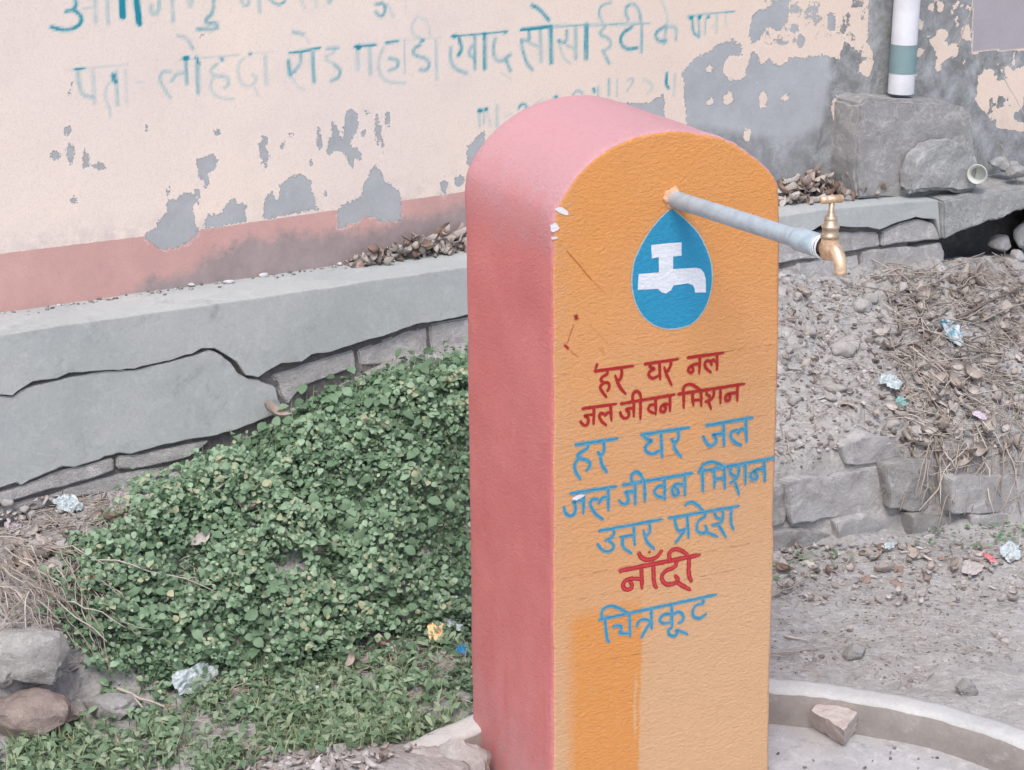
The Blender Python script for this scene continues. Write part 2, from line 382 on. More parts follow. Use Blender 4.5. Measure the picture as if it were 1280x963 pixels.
def simple(name, c, c2=None, rough=.5, metal=0., sc=40, bump=.15, bd=.001, spec=.5, hi=.65):
    t = NT(name, rough, spec); a = t.mix(t.step(t.noise(sc, 5, .65), .4, hi), lin(c), lin(c2 or c)); t.color(a)
    t.b.inputs['Metallic'].default_value = metal
    if bump: t.bump(t.noise(sc * 4, 4), bump, bd)
    return t.m
M['pipe'] = simple('grey_painted_steel', (166, 178, 186), (148, 160, 168), .42, 0., 60, .5)
M['socket'] = simple('pale_blue_socket', (170, 186, 194), (150, 166, 176), .4, 0., 60, .3)
M['brass'] = simple('tarnished_brass', (234, 204, 172), (196, 158, 124), .36, .6, 55, .35, .0008)
M['brass_dull'] = simple('dull_brass', (196, 178, 156), (160, 140, 118), .45, .6, 55, .4, .0008)
M['tape'] = simple('white_thread_tape', (225, 228, 230), (205, 208, 212), .6, 0., 90, .6)
M['downpipe'] = simple('white_pvc', (216, 216, 220), (196, 196, 200), .45, 0., 9, .1)
M['band'] = simple('grey_green_band', (122, 146, 148), (112, 134, 137), .5, 0., 16, .1)
M['plastic_white'] = simple('white_plastic_film', (188, 195, 196), (158, 172, 174), .4, 0., 60, .2)
M['plastic_teal'] = simple('teal_plastic_film', (92, 156, 152), (158, 190, 188), .4, 0., 50, .2)
M['plastic_blue'] = simple('blue_grey_packet', (86, 140, 158), (176, 192, 200), .4, 0., 30, .2, hi=.52)
M['plastic_orange'] = simple('pale_orange_packet', (240, 196, 140), (236, 214, 178), .4, 0., 30, .2)
M['plastic_deep'] = simple('deep_blue_film', (38, 112, 160), (70, 140, 180), .4, 0., 40, .2)
M['plastic_pink'] = simple('faded_pink_wrapper', (196, 96, 110), (200, 150, 152), .5, 0., 60, .2)
M['plastic_lilac'] = simple('pale_lilac_wrapper', (196, 186, 198), (178, 166, 170), .5, 0., 60, .2)
M['ceramic'] = simple('white_cup_plastic', (196, 198, 192), (176, 178, 170), .35, 0., 20, .1)
M['rust'] = simple('terracotta_shard', (178, 110, 88), (160, 98, 80), .9, 0., 50, .5, spec=.1)
M['paper'] = simple('faded_cardboard', (186, 178, 176), (168, 160, 158), .9, 0., 50, .3, spec=.1)
def toned(name, stops, rough=.7, spec=.2, trans=0., bump=.2, var=25):
    t = NT(name, rough, spec); r = t.n('ShaderNodeValToRGB'); t.put(r.inputs[0], t.attr('tone')); el = r.color_ramp.elements
    while len(el) < len(stops): el.new(.5)
    for e, (p, c) in zip(el, stops): e.position = p; e.color = lin(c)
    a = t.mix(t.step(t.noise(var, 4), .35, .7, 0, .3), r.outputs[0], lin([x * .8 for x in stops[0][1]])); t.color(a)
    if trans:
        x = t.n('ShaderNodeBsdfTranslucent'); t.put(x.inputs[0], a); mx = t.n('ShaderNodeMixShader'); mx.inputs[0].default_value = trans
        t.t.links.new(t.b.outputs[0], mx.inputs[1]); t.t.links.new(x.outputs[0], mx.inputs[2]); t.t.links.new(mx.outputs[0], t.t.nodes['Material Output'].inputs[0])
    return t.m
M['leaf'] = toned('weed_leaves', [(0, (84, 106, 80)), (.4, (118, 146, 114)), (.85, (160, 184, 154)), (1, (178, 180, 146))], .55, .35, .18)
M['leaf2'] = toned('low_grass_leaves', [(0, (90, 114, 86)), (.5, (122, 147, 116)), (1, (164, 178, 148))], .6, .3, .2)
M['blade'] = toned('grass_blades', [(0, (96, 120, 82)), (.6, (134, 154, 112)), (1, (184, 176, 148))], .65, .25, .2)
M['straw'] = toned('dry_straw_and_roots', [(0, (140, 128, 118)), (.5, (168, 156, 146)), (1, (196, 188, 178))], .9, .1)
M['twig'] = toned('grey_brown_twig', [(0, (112, 100, 94)), (.5, (146, 134, 126)), (1, (178, 168, 160))], .9, .1)
M['grit'] = toned('grit_and_crumbs', [(0, (104, 96, 92)), (.5, (150, 144, 141)), (1, (196, 192, 190))], .95, .1)
def dryleaf_mat(name, c1, c2, c3):
    t = NT(name, .85, .15); oi = t.n('ShaderNodeObjectInfo'); r = oi.outputs['Random']
    a = t.mix(t.step(r, 0, .6), lin(c1), lin(c2)); a = t.mix(t.step(r, .6, 1), a, lin(c3))
    a = t.mix(t.step(t.noise(90, 4, .7), .45, .7, 0, .5), a, lin((132, 118, 109))); t.color(a); t.bump(t.noise(140, 3), .4, .001); return t.m
M['dry'] = dryleaf_mat('dry_leaf', (160, 149, 141), (178, 169, 162), (194, 188, 183))
M['dry_brown'] = dryleaf_mat('brown_dry_leaf', (130, 104, 92), (158, 138, 126), (182, 172, 164))

# ------------------------------------------------------------------ the ground
def tab(pts, f): a = np.array(sorted(f(*p) for p in pts)); return a[:, 0], a[:, 1]
ht_s, ht_z = tab([(0, 664), (150, 612), (300, 560), (400, 500), (500, 448), (580, 432), (800, 392), (980, 352), (1100, 343), (1180, 335), (1280, 330)], on_w)
def footp(x, y): s, n = to_sn(on_z(x, y, .03)); return s, n
nf_s, nf_n = tab([(0, 905), (100, 868), (200, 850), (300, 838), (450, 812), (580, 790), (700, 762), (850, 722), (980, 692), (1130, 666), (1280, 652)], footp)
KC = np.array([.345, 2.66])
def g_base(s, n):
    ht = np.interp(s, ht_s, ht_z); nf = np.interp(s, nf_s, nf_n)
    step = np.interp(s, [-3, -1.75, -1.6, -.45, -.3, .05, .4, 3], [.12, .11, .0, .0, .17, .17, .13, .12])
    rgt = np.interp(s, [-.7, -.3], [0, 1])
    t = np.clip(n / (nf - np.interp(s, [-.6, -.35], [0, .045])), 0, 1)
    prof = (1 - rgt) * (1 - t ** 2.3) ** .9 + rgt * (1 - t ** 1.15)
    low = .03 + step; z = low + (ht - low) * prof
    nb = nf - np.interp(s, [-1.6, -.6, -.35], [.0, .0, .045]); over = np.clip((n - nb) / .02, 0, 1); z = z - step * over
    P = L0[:2] + np.multiply.outer(s, D_[:2]) + np.multiply.outer(n, N_[:2])
    m1 = on_z(450, 985, .05); kq = on_z(470, 990, .05); kd = np.hypot(P[..., 0] - kq[0], P[..., 1] - kq[1])
    z = z + .062 * np.exp(-(((P[..., 0] - m1[0]) / .20) ** 2 + ((P[..., 1] - m1[1]) / .15) ** 2))
    back = np.clip((-n - .10) / .05, 0, 1); z = z * (1 - back)
    r = np.hypot(P[..., 0] - KC[0], P[..., 1] - KC[1])
    z = np.where(r < .635 - .10 * (kd < .16), -.04, z); return z, P, r, rgt
def ground_z(s, n): return float(g_base(np.array(s), np.array(n))[0])
def ground_full(s, n):
    z, P, r, rgt = g_base(s, n)
    amp = .010 + .020 * rgt * (n < np.interp(s, nf_s, nf_n))
    far = np.clip(1.5 - np.maximum(np.abs(s + .6) - 1.6, 0), 0, 1)
    d = fbm(P[..., 0], P[..., 1], 9, 5) * amp * 1.3 + np.maximum(fbm(P[..., 0] + 9, P[..., 1], 34, 3), 0) * (.008 + .014 * rgt * (n < .4))
    z = z + np.where(r < .635, 0, d * far * np.where(n < -.02, .3, 1)); return z, P
geo = lambda a, b, k: a + (b - a) * (np.linspace(0, 1, k) ** 3)
ss = np.unique(np.concatenate([-geo(2.1, 60, 14), np.arange(-2.1, .8, .008), geo(.8, 60, 14)]))
ns = np.unique(np.concatenate([-geo(.08, 60, 12), np.arange(-.08, 1.6, .008), geo(1.6, 60, 14)]))
Sg, Ng = np.meshgrid(ss, ns, indexing='ij'); Zg, Pg = ground_full(Sg, Ng)
gro = mesh('ground', np.stack([Pg[..., 0], Pg[..., 1], Zg], -1), grid_faces(len(ss), len(ns))[:, ::-1], M['ground'], origin=(0, 0, 0)); tag(gro, kind='structure')
def GP(s, n, up=0.):
    z, P = ground_full(np.array([s]), np.array([n])); return np.array([P[0, 0], P[0, 1], float(z[0]) + up])
import bisect
ssl, nsl, Zl = ss.tolist(), ns.tolist(), Zg
def gz(s, n):
    i = min(max(bisect.bisect(ssl, s) - 1, 0), len(ssl) - 2); j = min(max(bisect.bisect(nsl, n) - 1, 0), len(nsl) - 2)
    a = (s - ssl[i]) / (ssl[i + 1] - ssl[i]); b = (n - nsl[j]) / (nsl[j + 1] - nsl[j])
    return float((Zl[i, j] * (1 - b) + Zl[i, j + 1] * b) * (1 - a) + (Zl[i + 1, j] * (1 - b) + Zl[i + 1, j + 1] * b) * a)
def GPx(x, y, up=0.):                     # ground point seen at a picture point (march along the ray)
    r = ray(x, y); t = .6 * HC / -r[2]
    for i in range(400):
        P = C0 + r * t; s, n = to_sn(P)
        rr = math.hypot(P[0] - KC[0], P[1] - KC[1])
        z = 0. if rr < .62 else gz(s, n)
        if n < 0 : break
        if P[2] <= z: break
        t += .008
    return np.array([P[0], P[1], max(P[2], z if n > 0 else P[2]) + up])

# cement floor of the soak basin
rr = np.linspace(0, .632, 70); th = np.linspace(0, 2 * np.pi, 181)
R_, T_ = np.meshgrid(rr, th, indexing='ij'); X_ = KC[0] + R_ * np.cos(T_); Y_ = KC[1] + R_ * np.sin(T_)
Z_ = fbm(X_, Y_, 12, 4) * .004
flo = mesh('cement_floor', np.stack([X_, Y_, Z_], -1), grid_faces(70, 181), M['floor'], origin=(KC[0], KC[1], 0)); tag(flo, kind='structure')

# ------------------------------------------------------------------ the flaking wall
def seg_d(X, Y, ax, ay, bx, by):
    dx, dy = bx - ax, by - ay; L = dx * dx + dy * dy + 1e-12
    t = np.clip(((X - ax) * dx + (Y - ay) * dy) / L, 0, 1); return np.hypot(X - ax - t * dx, Y - ay - t * dy)
def poly_sd(X, Y, P):                     # signed distance, positive inside
    d = np.full(X.shape, 9.); ins = np.zeros(X.shape, bool); n = len(P)
    for i in range(n):
        (ax, ay), (bx, by) = P[i], P[(i + 1) % n]; d = np.minimum(d, seg_d(X, Y, ax, ay, bx, by))
        with np.errstate(all='ignore'):
            c = ((ay > Y) != (by > Y)) & (X < (bx - ax) * (Y - ay) / (by - ay + 1e-15) + ax)
        ins ^= c
    return np.where(ins, d, -d)
wpt = lambda x, y: on_w(x, y, WN)
ws = np.unique(np.concatenate([np.linspace(-7, -1.95, 24), np.arange(-1.95, .78, .0042), np.linspace(.78, 5, 16)]))
wz = np.unique(np.concatenate([[-.05, .2, .45], np.arange(.55, 1.34, .0042), np.linspace(1.34, 3.2, 14)]))
WS, WZ = np.meshgrid(ws, wz, indexing='ij')
PEEL = [
 [(178, 292), (192, 287), (200, 274), (208, 265), (210, 250), (220, 249), (228, 242), (240, 241), (247, 252), (240, 258), (244, 280), (248, 292), (235, 303), (215, 312), (195, 311), (184, 302)],
 [(255, 283), (258, 266), (266, 268), (275, 266), (290, 246), (297, 253), (307, 255), (308, 278), (256, 286)],
 [(328, 274), (330, 252), (340, 238), (344, 250), (348, 250), (350, 232), (362, 220), (375, 217), (388, 226), (392, 245), (398, 262), (330, 275)],
 [(246, 200), (268, 193), (274, 203), (263, 216), (258, 236), (252, 225), (247, 217)],
 [(408, 193), (410, 174), (415, 170), (414, 153), (424, 166), (428, 172), (432, 140), (440, 135), (447, 145), (448, 160), (438, 180), (443, 200), (440, 215), (434, 200), (425, 187), (410, 192)],
 [(422, 259), (449, 247), (456, 229), (463, 212), (469, 206), (476, 215), (479, 225), (501, 240), (503, 276), (475, 279), (467, 270), (422, 286)],
 [(583, 190), (583, 182), (592, 176), (604, 164), (608, 176), (602, 192), (590, 212), (584, 205)],
 [(937, 45), (940, 22), (950, 12), (965, 8), (975, 0), (972, -20), (990, -20), (985, 30), (975, 38), (960, 35), (950, 50), (940, 56)],
 [(855, 118), (853, 92), (865, 76), (880, 68), (900, 55), (916, 50), (927, 56), (929, 68), (912, 76), (908, 92), (920, 100), (930, 97), (936, 78), (942, 64), (948, 70), (952, 80), (962, 74), (975, 84), (990, 72), (1010, 72), (1030, 69), (1050, 74), (1056, 50), (1066, 58), (1074, 66), (1086, 50), (1088, 0), (1090, -60), (1216, -60), (1216, 60), (1300, 66), (1300, 460), (930, 460), (900, 330), (870, 260), (858, 150)],
 [(770, 125), (785, 130), (812, 128), (822, 122), (830, 118), (832, 150), (800, 160), (770, 140)],
]
SPOTS = [(68, 195, 6, 5), (88, 192, 4, 12), (107, 200, 4, 10), (124, 208, 6, 5), (85, 163, 3, 5), (92, 250, 3, 5), (272, 167, 4, 4), (330, 188, 5, 17), (353, 180, 2, 4), (364, 167, 3, 2), (399, 176, 3, 10), (447, 193, 4, 7),
         (458, 142, 2, 3), (454, 168, 3, 4), (472, 162, 4, 14), (477, 178, 3, 9), (484, 150, 3, 7), (407, 240, 2, 4), (184, 161, 1.5, 3), (994, 36, 5, 6), (1002, 52, 4, 8), (1040, 28, 5, 12), (1055, 36, 4, 6), (389, 204, 2, 3), (210, 240, 2, 5), (246, 245, 3, 7),
         (88, 116, 2, 2), (91, 105, 2, 3), (254, 45, 1.5, 2), (555, 232, 4, 10), (575, 226, 6, 6)]
KEEP = [(917, 84, 11, 14), (910, 124, 5, 6), (954, 126, 3, 8), (888, 86, 3, 4), (1093, 62, 14, 10), (1085, 85, 10, 9), (1046, 135, 6, 12), (888, 128, 3, 3), (934, 168, 3, 6), (982, 122, 3, 3), (1093, 142, 8, 8)]
peel = np.full(WS.shape, -9.)
for P in PEEL: peel = np.maximum(peel, poly_sd(WS, WZ, [wpt(*p) for p in P]))
def ell(cx_, cy_, rx, ry):
    c = wpt(cx_, cy_); a = abs(wpt(cx_ + rx, cy_)[0] - c[0]); b = abs(wpt(cx_, cy_ + ry)[1] - c[1])
    return (1 - np.hypot((WS - c[0]) / a, (WZ - c[1]) / b)) * min(a, b)
for e in SPOTS: peel = np.maximum(peel, ell(*e) + .0008)
for e in KEEP: peel = np.minimum(peel, -(ell(*e) + .002))
peel = np.clip(peel, -.3, .3)
band_z = wpt(0, 318)[1]
zb = np.interp(WS, *tab([(0, 317), (180, 295), (250, 287), (424, 262), (580, 240), (700, 222)], wpt)); band = np.where(WS > .3, -.2, np.clip(zb - WZ, -.2, .2))
sdrt = poly_sd(WS, WZ, [wpt(*p) for p in [(130, 400), (150, 372), (180, 352), (235, 336), (262, 322), (290, 312), (300, 298), (345, 293), (400, 294), (420, 290), (480, 287), (510, 270), (545, 266), (590, 255), (990, 200), (990, 420), (100, 420)]])
spk = lambda P: np.clip(poly_sd(WS, WZ, [wpt(*p) for p in P]) / .02, 0, 1)
SPECKA = [(1085, -80), (1216, -80), (1216, 90), (1085, 120)]
# where paint is mostly gone but speckles of it remain : pull the peel value near zero there
sa = spk(SPECKA); sb = spk([(1210, 60), (1330, 60), (1330, 175), (1240, 170), (1210, 130)])
nz = fbm(WS, WZ, 30, 4)
peel = peel * (1 - sa) + sa * (nz * .05 + .008); peel = peel * (1 - sb) + sb * (nz * .05 - .006)
speck = spk([(930, -40), (1095, -40), (1095, 60), (930, 70)])
mould = np.clip(spk([(1050, -80), (1330, -80), (1330, 300), (1000, 300), (1030, 120)]) + .8 * spk([(860, 230), (860, 150), (980, 170), (1090, 130), (1090, 300), (860, 300)]), 0, 1)
panel = (poly_sd(WS, WZ, [wpt(*p) for p in [(1216, -80), (1216, 66), (1245, 63), (1400, 48), (1400, -80)]]) > 0).astype(float)
peel = np.where(panel > 0, -.1, peel)
grime = np.clip(1 - np.abs(WZ - zb) / .055, 0, 1) * np.interp(WS, [-2, -1.5, -1.1, -.8], [.2, .9, .5, .9])
peach = np.interp(WS, [-.9, -.2, .3], [0, .8, 1.])
def T(ox, oy, k, L): return [([(ox + x / k, oy + y / k) for x, y in p], w_ / k, i) for (p, w_, i) in L]
a1, a2 = 5.333, 4.414
INK = T(60, 0, a1, [([(170, -60), (190, 20), (185, 60), (120, 80)], 28, .75), ([(185, 75), (235, 120), (200, 185), (110, 205), (25, 183)], 28, .85), ([(310, -60), (320, 150)], 28, .4), ([(240, 60), (300, 50)], 18, .3), ([(395, -60), (405, 160)], 28, .4),
  ([(495, -60), (500, 110)], 46, .95), ([(590, -60), (595, 60), (612, 155)], 44, 1), ([(745, -40), (740, 90), (690, 100), (690, 40)], 30, .42), ([(830, -60), (835, 140)], 30, .42), ([(930, -20), (950, 60), (970, -20)], 28, .42), ([(1105, -60), (1105, 90), (1050, 130), (1060, 160), (1130, 150), (1130, 200), (1000, 195)], 30, .6),
  ([(110, 475), (530, 430)], 9, .35), ([(180, 465), (240, 457)], 20, .9), ([(200, 470), (205, 560), (235, 640), (300, 650)], 30, .5), ([(305, 470), (310, 690)], 28, .34), ([(455, 480), (465, 700)], 24, .45), ([(450, 530), (395, 560), (380, 650), (410, 720), (420, 780)], 18, .4), ([(435, 505), (452, 548)], 38, .85), ([(515, 470), (525, 690)], 16, .3), ([(590, 550), (640, 550)], 14, .2),
  ([(880, 400), (1280, 365)], 12, .35), ([(915, 392), (930, 390)], 36, .95), ([(925, 410), (930, 560)], 28, .6), ([(920, 490), (860, 495), (830, 540)], 28, .45), ([(820, 480), (760, 480), (745, 530), (780, 600), (820, 655)], 22, .5), ([(990, 385), (1012, 430)], 22, .9), ([(1000, 430), (1005, 620)], 34, .55), ([(870, 240), (930, 255), (970, 330)], 24, .5),
  ([(1158, 392), (1165, 400)], 32, .65), ([(1130, 430), (1080, 470), (1110, 510), (1200, 510), (1210, 560), (1180, 590)], 24, .45), ([(1110, 510), (1080, 580), (1120, 650), (1240, 665)], 18, .38)])
INK += T(280, 0, a1, [([(110, -30), (130, 45), (170, 30), (165, -30)], 26, .45), ([(235, -50), (240, 80)], 30, .42), ([(305, -10), (350, 38), (400, 22), (415, -10)], 20, .75), ([(500, -30), (540, 60)], 16, .35), ([(610, -30), (615, 50)], 20, .3), ([(690, -20), (700, 30), (720, -10)], 26, .45), ([(1010, 30), (1070, 20), (1075, 90), (1040, 115), (1010, 80)], 26, .65), ([(1090, 30), (1130, 110)], 22, .35), ([(1210, -20), (1215, 90)], 10, .25),
  ([(172, 362), (178, 362)], 26, .75), ([(140, 390), (100, 420), (95, 500), (130, 580), (200, 570), (220, 520), (190, 500)], 24, .33), ([(200, 580), (230, 640)], 18, .28), ([(275, 380), (285, 560)], 32, .3), ([(210, 355), (330, 345)], 9, .3),
  ([(435, 355), (520, 345), (640, 320)], 22, .85), ([(685, 325), (765, 320)], 20, .65), ([(510, 350), (515, 420), (470, 480)], 30, .55), ([(430, 410), (442, 500)], 34, .65), ([(450, 510), (490, 580), (540, 600)], 16, .32), ([(590, 350), (600, 545)], 36, .62), ([(465, 215), (530, 230)], 28, .55), ([(530, 240), (575, 290)], 12, .32), ([(740, 345), (660, 390), (740, 430)], 20, .35), ([(735, 430), (780, 470), (765, 520), (715, 540)], 28, .6),
  ([(870, 312), (1010, 300)], 22, .9), ([(893, 315), (900, 315)], 38, .98), ([(1080, 287), (1155, 275)], 24, .85), ([(890, 340), (890, 460)], 36, .36), ([(970, 320), (975, 490)], 36, .4), ([(1060, 320), (1030, 400), (1030, 480), (1080, 550), (1200, 555)], 24, .4), ([(1100, 390), (1160, 400), (1160, 450), (1100, 470)], 28, .55), ([(1200, 270), (1205, 490)], 14, .45)])
INK += T(420, 0, a1, [([(570, 270), (580, 272)], 30, .75), ([(560, 300), (510, 330), (520, 370), (600, 390), (625, 430), (600, 470), (560, 465)], 30, .6), ([(665, 270), (670, 530)], 22, .42), ([(540, 110), (500, 170), (510, 230), (560, 255)], 24, .35), ([(555, 118), (610, 140), (630, 240)], 12, .4), ([(440, 265), (700, 250)], 9, .3),
  ([(770, 242), (950, 230), (1140, 210)], 20, .8), ([(785, 242), (795, 242)], 32, .95), ([(985, 228), (995, 228)], 30, .9), ([(1120, 215), (1130, 215)], 30, .75), ([(820, 260), (838, 330), (815, 370)], 32, .8), ([(765, 320), (760, 400), (790, 460), (870, 490)], 30, .55), ([(900, 310), (880, 360), (920, 390)], 30, .5), ([(922, 250), (925, 460)], 30, .6), ([(990, 240), (990, 455)], 38, .7), ([(1060, 260), (1045, 330), (1060, 400), (1110, 410), (1160, 365)], 32, .55), ([(1130, 390), (1160, 470)], 30, .65), ([(1100, 485), (1170, 530)], 12, .35)])
INK += T(640, 0, a2, [([(50, 165), (210, 147)], 20, .95), ([(210, 147), (400, 140), (760, 130)], 16, .6), ([(110, 30), (150, 50), (200, 110)], 28, .75), ([(50, 220), (60, 290), (80, 350), (110, 385)], 24, .65), ([(90, 180), (100, 220), (55, 225)], 24, .65), ([(80, 230), (150, 260)], 20, .5), ([(155, 170), (160, 340)], 24, .5), ([(212, 150), (215, 345)], 34, .7), ([(300, 170), (300, 240), (255, 225)], 24, .7), ([(260, 240), (280, 320), (320, 350)], 14, .5), ([(300, 250), (345, 270)], 20, .5), ([(350, 160), (350, 320)], 28, .5), ([(410, 140), (408, 320)], 36, .7),
  ([(545, 15), (490, 30), (475, 80), (500, 125)], 18, .6), ([(510, 150), (475, 190), (540, 215), (545, 260), (500, 280)], 22, .55), ([(500, 280), (535, 350)], 24, .6), ([(660, 150), (600, 190), (600, 250), (640, 275), (690, 265)], 26, .75), ([(715, 130), (715, 290)], 22, .6), ([(640, 110), (620, 50), (660, 15), (700, 50), (712, 120)], 24, .6), ([(852, 130), (840, 240)], 24, .5), ([(840, 150), (790, 180), (800, 230), (850, 225)], 26, .65), ([(860, 150), (910, 150), (905, 220)], 24, .5), ([(820, -10), (850, 60), (860, 120)], 14, .35),
  ([(970, 92), (1230, 65)], 12, .75), ([(985, 100), (995, 98)], 26, .9), ([(1032, 97), (1038, 97)], 26, .9), ([(1083, 95), (1089, 95)], 22, .85), ([(995, 100), (1000, 180), (1030, 205)], 22, .7), ([(1030, 100), (1035, 200)], 20, .6), ([(1070, 100), (1065, 190)], 16, .5), ([(1130, 90), (1130, 180)], 22, .3), ([(1100, 150), (1130, 140)], 14, .3), ([(1180, 80), (1185, 150)], 12, .28)])
INK += T(580, 90, a2, [([(82, 215), (90, 215)], 28, .95), ([(118, 205), (122, 205)], 26, .85), ([(80, 210), (85, 300)], 14, .6), ([(110, 215), (110, 285)], 14, .6), ([(125, 205), (145, 300)], 12, .4), ([(180, 190), (180, 300)], 22, .42), ([(225, 245), (265, 230)], 9, .4), ([(300, 200), (315, 175), (345, 185), (340, 210)], 20, .7), ([(390, 180), (430, 150)], 14, .3), ([(503, 140), (508, 140)], 30, .75), ([(600, 130), (615, 105), (645, 105), (655, 130)], 16, .6), ([(715, 95), (720, 110)], 24, .75), ([(742, 80), (740, 140)], 14, .6), ([(800, 40), (800, 130)], 18, .6), ([(845, 40), (845, 140)], 14, .42),
  ([(900, 45), (940, 35), (920, 80), (900, 105)], 14, .55), ([(990, 45), (1010, 45), (1050, 85), (1010, 120)], 18, .32), ([(1120, 10), (1115, 70), (1130, 90)], 22, .85), ([(1165, 10), (1160, 130)], 14, .42)])
ink = np.zeros(WS.shape); mpx = 1 / 640.
def smooth_poly(p, it=1):
    for _ in range(it):
        if len(p) < 3: return p
        q = [p[0]]
        for a, b in zip(p[:-1], p[1:]): q += [(a[0] * .75 + b[0] * .25, a[1] * .75 + b[1] * .25), (a[0] * .25 + b[0] * .75, a[1] * .25 + b[1] * .75)]
        p = q + [p[-1]]
    return p
for p, wd, it in INK:
    q = [wpt(*a) for a in smooth_poly(p, 1)]; rad = wd * mpx * .5
    xs = [a[0] for a in q]; i0, i1 = np.searchsorted(ws, [min(xs) - .03, max(xs) + .03]); 
    X, Y = WS[i0:i1], WZ[i0:i1]; d = np.full(X.shape, 9.)
    for a, b in zip(q[:-1], q[1:]): d = np.minimum(d, seg_d(X, Y, *a, *b))
    ink[i0:i1] = np.maximum(ink[i0:i1], it * np.clip((rad + .0015 - d) / .0035, 0, 1))
wall = empty('plastered_wall', S2(-.6, WN, 0), 0, 'long flaking cream wall with faded teal hand lettering and a terracotta foot', 'wall')
WV = np.array([L0[0], L0[1], 0]) + WS[..., None] * D_ + (WN + fbm(WS, WZ, 3, 3) * .004)[..., None] * N_ + WZ[..., None] * np.array([0, 0, 1])
wf = grid_faces(len(ws), len(wz)); fs_ = WS.ravel()[wf].mean(1); fz_ = WZ.ravel()[wf].mean(1); wf = wf[~((fs_ > .385) & (fs_ < .91) & (fz_ < .505))]
mesh('plaster_face', WV, wf, M['wall'], wall, attrs=dict(peel=peel.ravel(), ink=ink.ravel(), band=band.ravel(), dirt=np.clip(sdrt, -.2, .2).ravel(), speck=speck.ravel(), mould=mould.ravel(), panel=panel.ravel(), grime=grime.ravel(), peach=peach.ravel()))
prism('masonry', [(-7, -.05), (.37, -.05), (.375, .50), (.92, .515), (.95, -.05), (5, -.05), (5, 3.2), (-7, 3.2)], WN - 1.2, WN - .012, M['core'], wall, bevel=0, rough=0, cut=9)
prism('hollow_back', [(.3, -.1), (1., -.1), (1., .6), (.3, .6)], WN - .20, WN - .075, M['core'], wall, bevel=0, rough=.004, cut=.05)
prism('sky_stop_slab', [(-7, -.3), (5, -.3), (5, 3.2), (-7, 3.2)], WN - 1.4, WN - 1.2, M['core'], wall, bevel=0, rough=0, cut=9)  # unseen slab added behind the masonry to keep sky light out of the hollow

# ------------------------------------------------------------------ the cracked plinth ledge
led = empty('plinth_ledge', S2(-.6, 0, 0), 0, 'long grey cement ledge at the wall foot split by a jagged crack', 'ledge')
A = lambda L, k=1, ox=0, oy=0: [(ox + x / k, oy + y / k) for x, y in L]
cu = A([(0, 458), (40, 462), (60, 445), (110, 415), (190, 408), (230, 390), (345, 378), (450, 375), (550, 350), (640, 325), (670, 306), (715, 306), (750, 325), (790, 352), (820, 397), (860, 405), (890, 385), (940, 356), (1010, 350), (1040, 327), (1100, 318), (1190, 291), (1250, 275), (1280, 268)], 2.667, 0, 320)
cl = A([(0, 472), (45, 477), (70, 458), (120, 437), (200, 421), (260, 409), (340, 393), (450, 386), (550, 363), (650, 339), (700, 319), (740, 336), (772, 362), (795, 397), (830, 417), (870, 421), (900, 397), (940, 377), (1000, 359), (1050, 346), (1120, 326), (1200, 305), (1280, 283)], 2.667, 0, 320)
cl = [(x, y - 1.2) for x, y in cl]
up_l = [on_w(*p) for p in [(x, y + (1.2 if x < 455 else .4)) for x, y in cu] + [(520, 406), (560, 399), (590, 392), (700, 366), (850, 330), (960, 298), (979, 292), (1000, 291), (1018, 288), (1026, 283), (1040, 283), (1067, 284), (1085, 284), (1100, 287), (1120, 279), (1145, 272), (1170, 275), (1176, 299)]]
def fray(P, a=.0016, step=.012, seed=0):
    q = []
    for (x0, y0), (x1, y1) in zip(P[:-1], P[1:]):
        L = math.hypot(x1 - x0, y1 - y0); k = max(1, int(L / step))
        for i in range(k):
            t = i / k; x = x0 + (x1 - x0) * t; y = y0 + (y1 - y0) * t
            q.append((x, y + a * 2 * mnoise.noise(Vector((x * 90, seed, 0))) if i else y))
    return q + [P[-1]]
lo = fray([(-6, up_l[0][1])] + up_l, seed=1)
topz = .572
top_r = [on_w(*p) for p in [(1290, 232), (1240, 240), (1172, 251), (1100, 256), (1035, 262), (979, 271)]]
tops = [(top_r[2][0] + .003, top_r[2][1])] + [(a, b) for a, b in top_r[3:]] + [(-.35, topz)] + [(x, topz + .0015 * mnoise.noise(Vector((x * 14, 5, 0)))) for x in np.arange(-.5, -2.2, -.06)] + [(-6, topz)]
prism('upper_plaster', lo + tops, WN - .02, 0, M['ledge'], led, bevel=.003, rough=.0016, cut=.05)
bot = A([(0, 775), (60, 757), (75, 768), (130, 740), (210, 705), (250, 709), (310, 690), (400, 658), (440, 662), (470, 653), (550, 632), (620, 616), (700, 604), (770, 588), (850, 560), (900, 540), (950, 512), (930, 480), (922, 440), (872, 424)], 2.667, 0, 320)
bw = [on_w(*p) for p in bot]; clw = [on_w(*p) for p in cl if p[0] <= 870 / 2.667 + 1]
low = fray([(-6, bw[0][1])] + bw, .002, .012, 3) + fray([(x, z) for x, z in clw[::-1]], .0012, .012, 4) + [(-6, clw[0][1])]
prism('lower_plaster', low, -.11, -.003, M['ledge'], led, bevel=.003, rough=.0016, cut=.05, seed=3)
prism('core', [(-6, .0), (.33, .0), (.33, .535), (-6, .535)], WN - .03, -.018, M['core'], led, bevel=0, rough=.003, cut=.2)
def brick_px(L, n1, mat='brick', depth=.09, seed=0, parent=led, bevel=.003, rough=.0035, name='brick'):
    return prism(name, fray([on_w(x, y, n1) for x, y in L] , .0012, .02, seed)[:-1] + [on_w(*L[-1], n1)], n1 - depth, n1, M[mat], parent, bevel=bevel, rough=rough, cut=.018, seed=seed)
k = lambda L: A(L, 2.667, 0, 320)
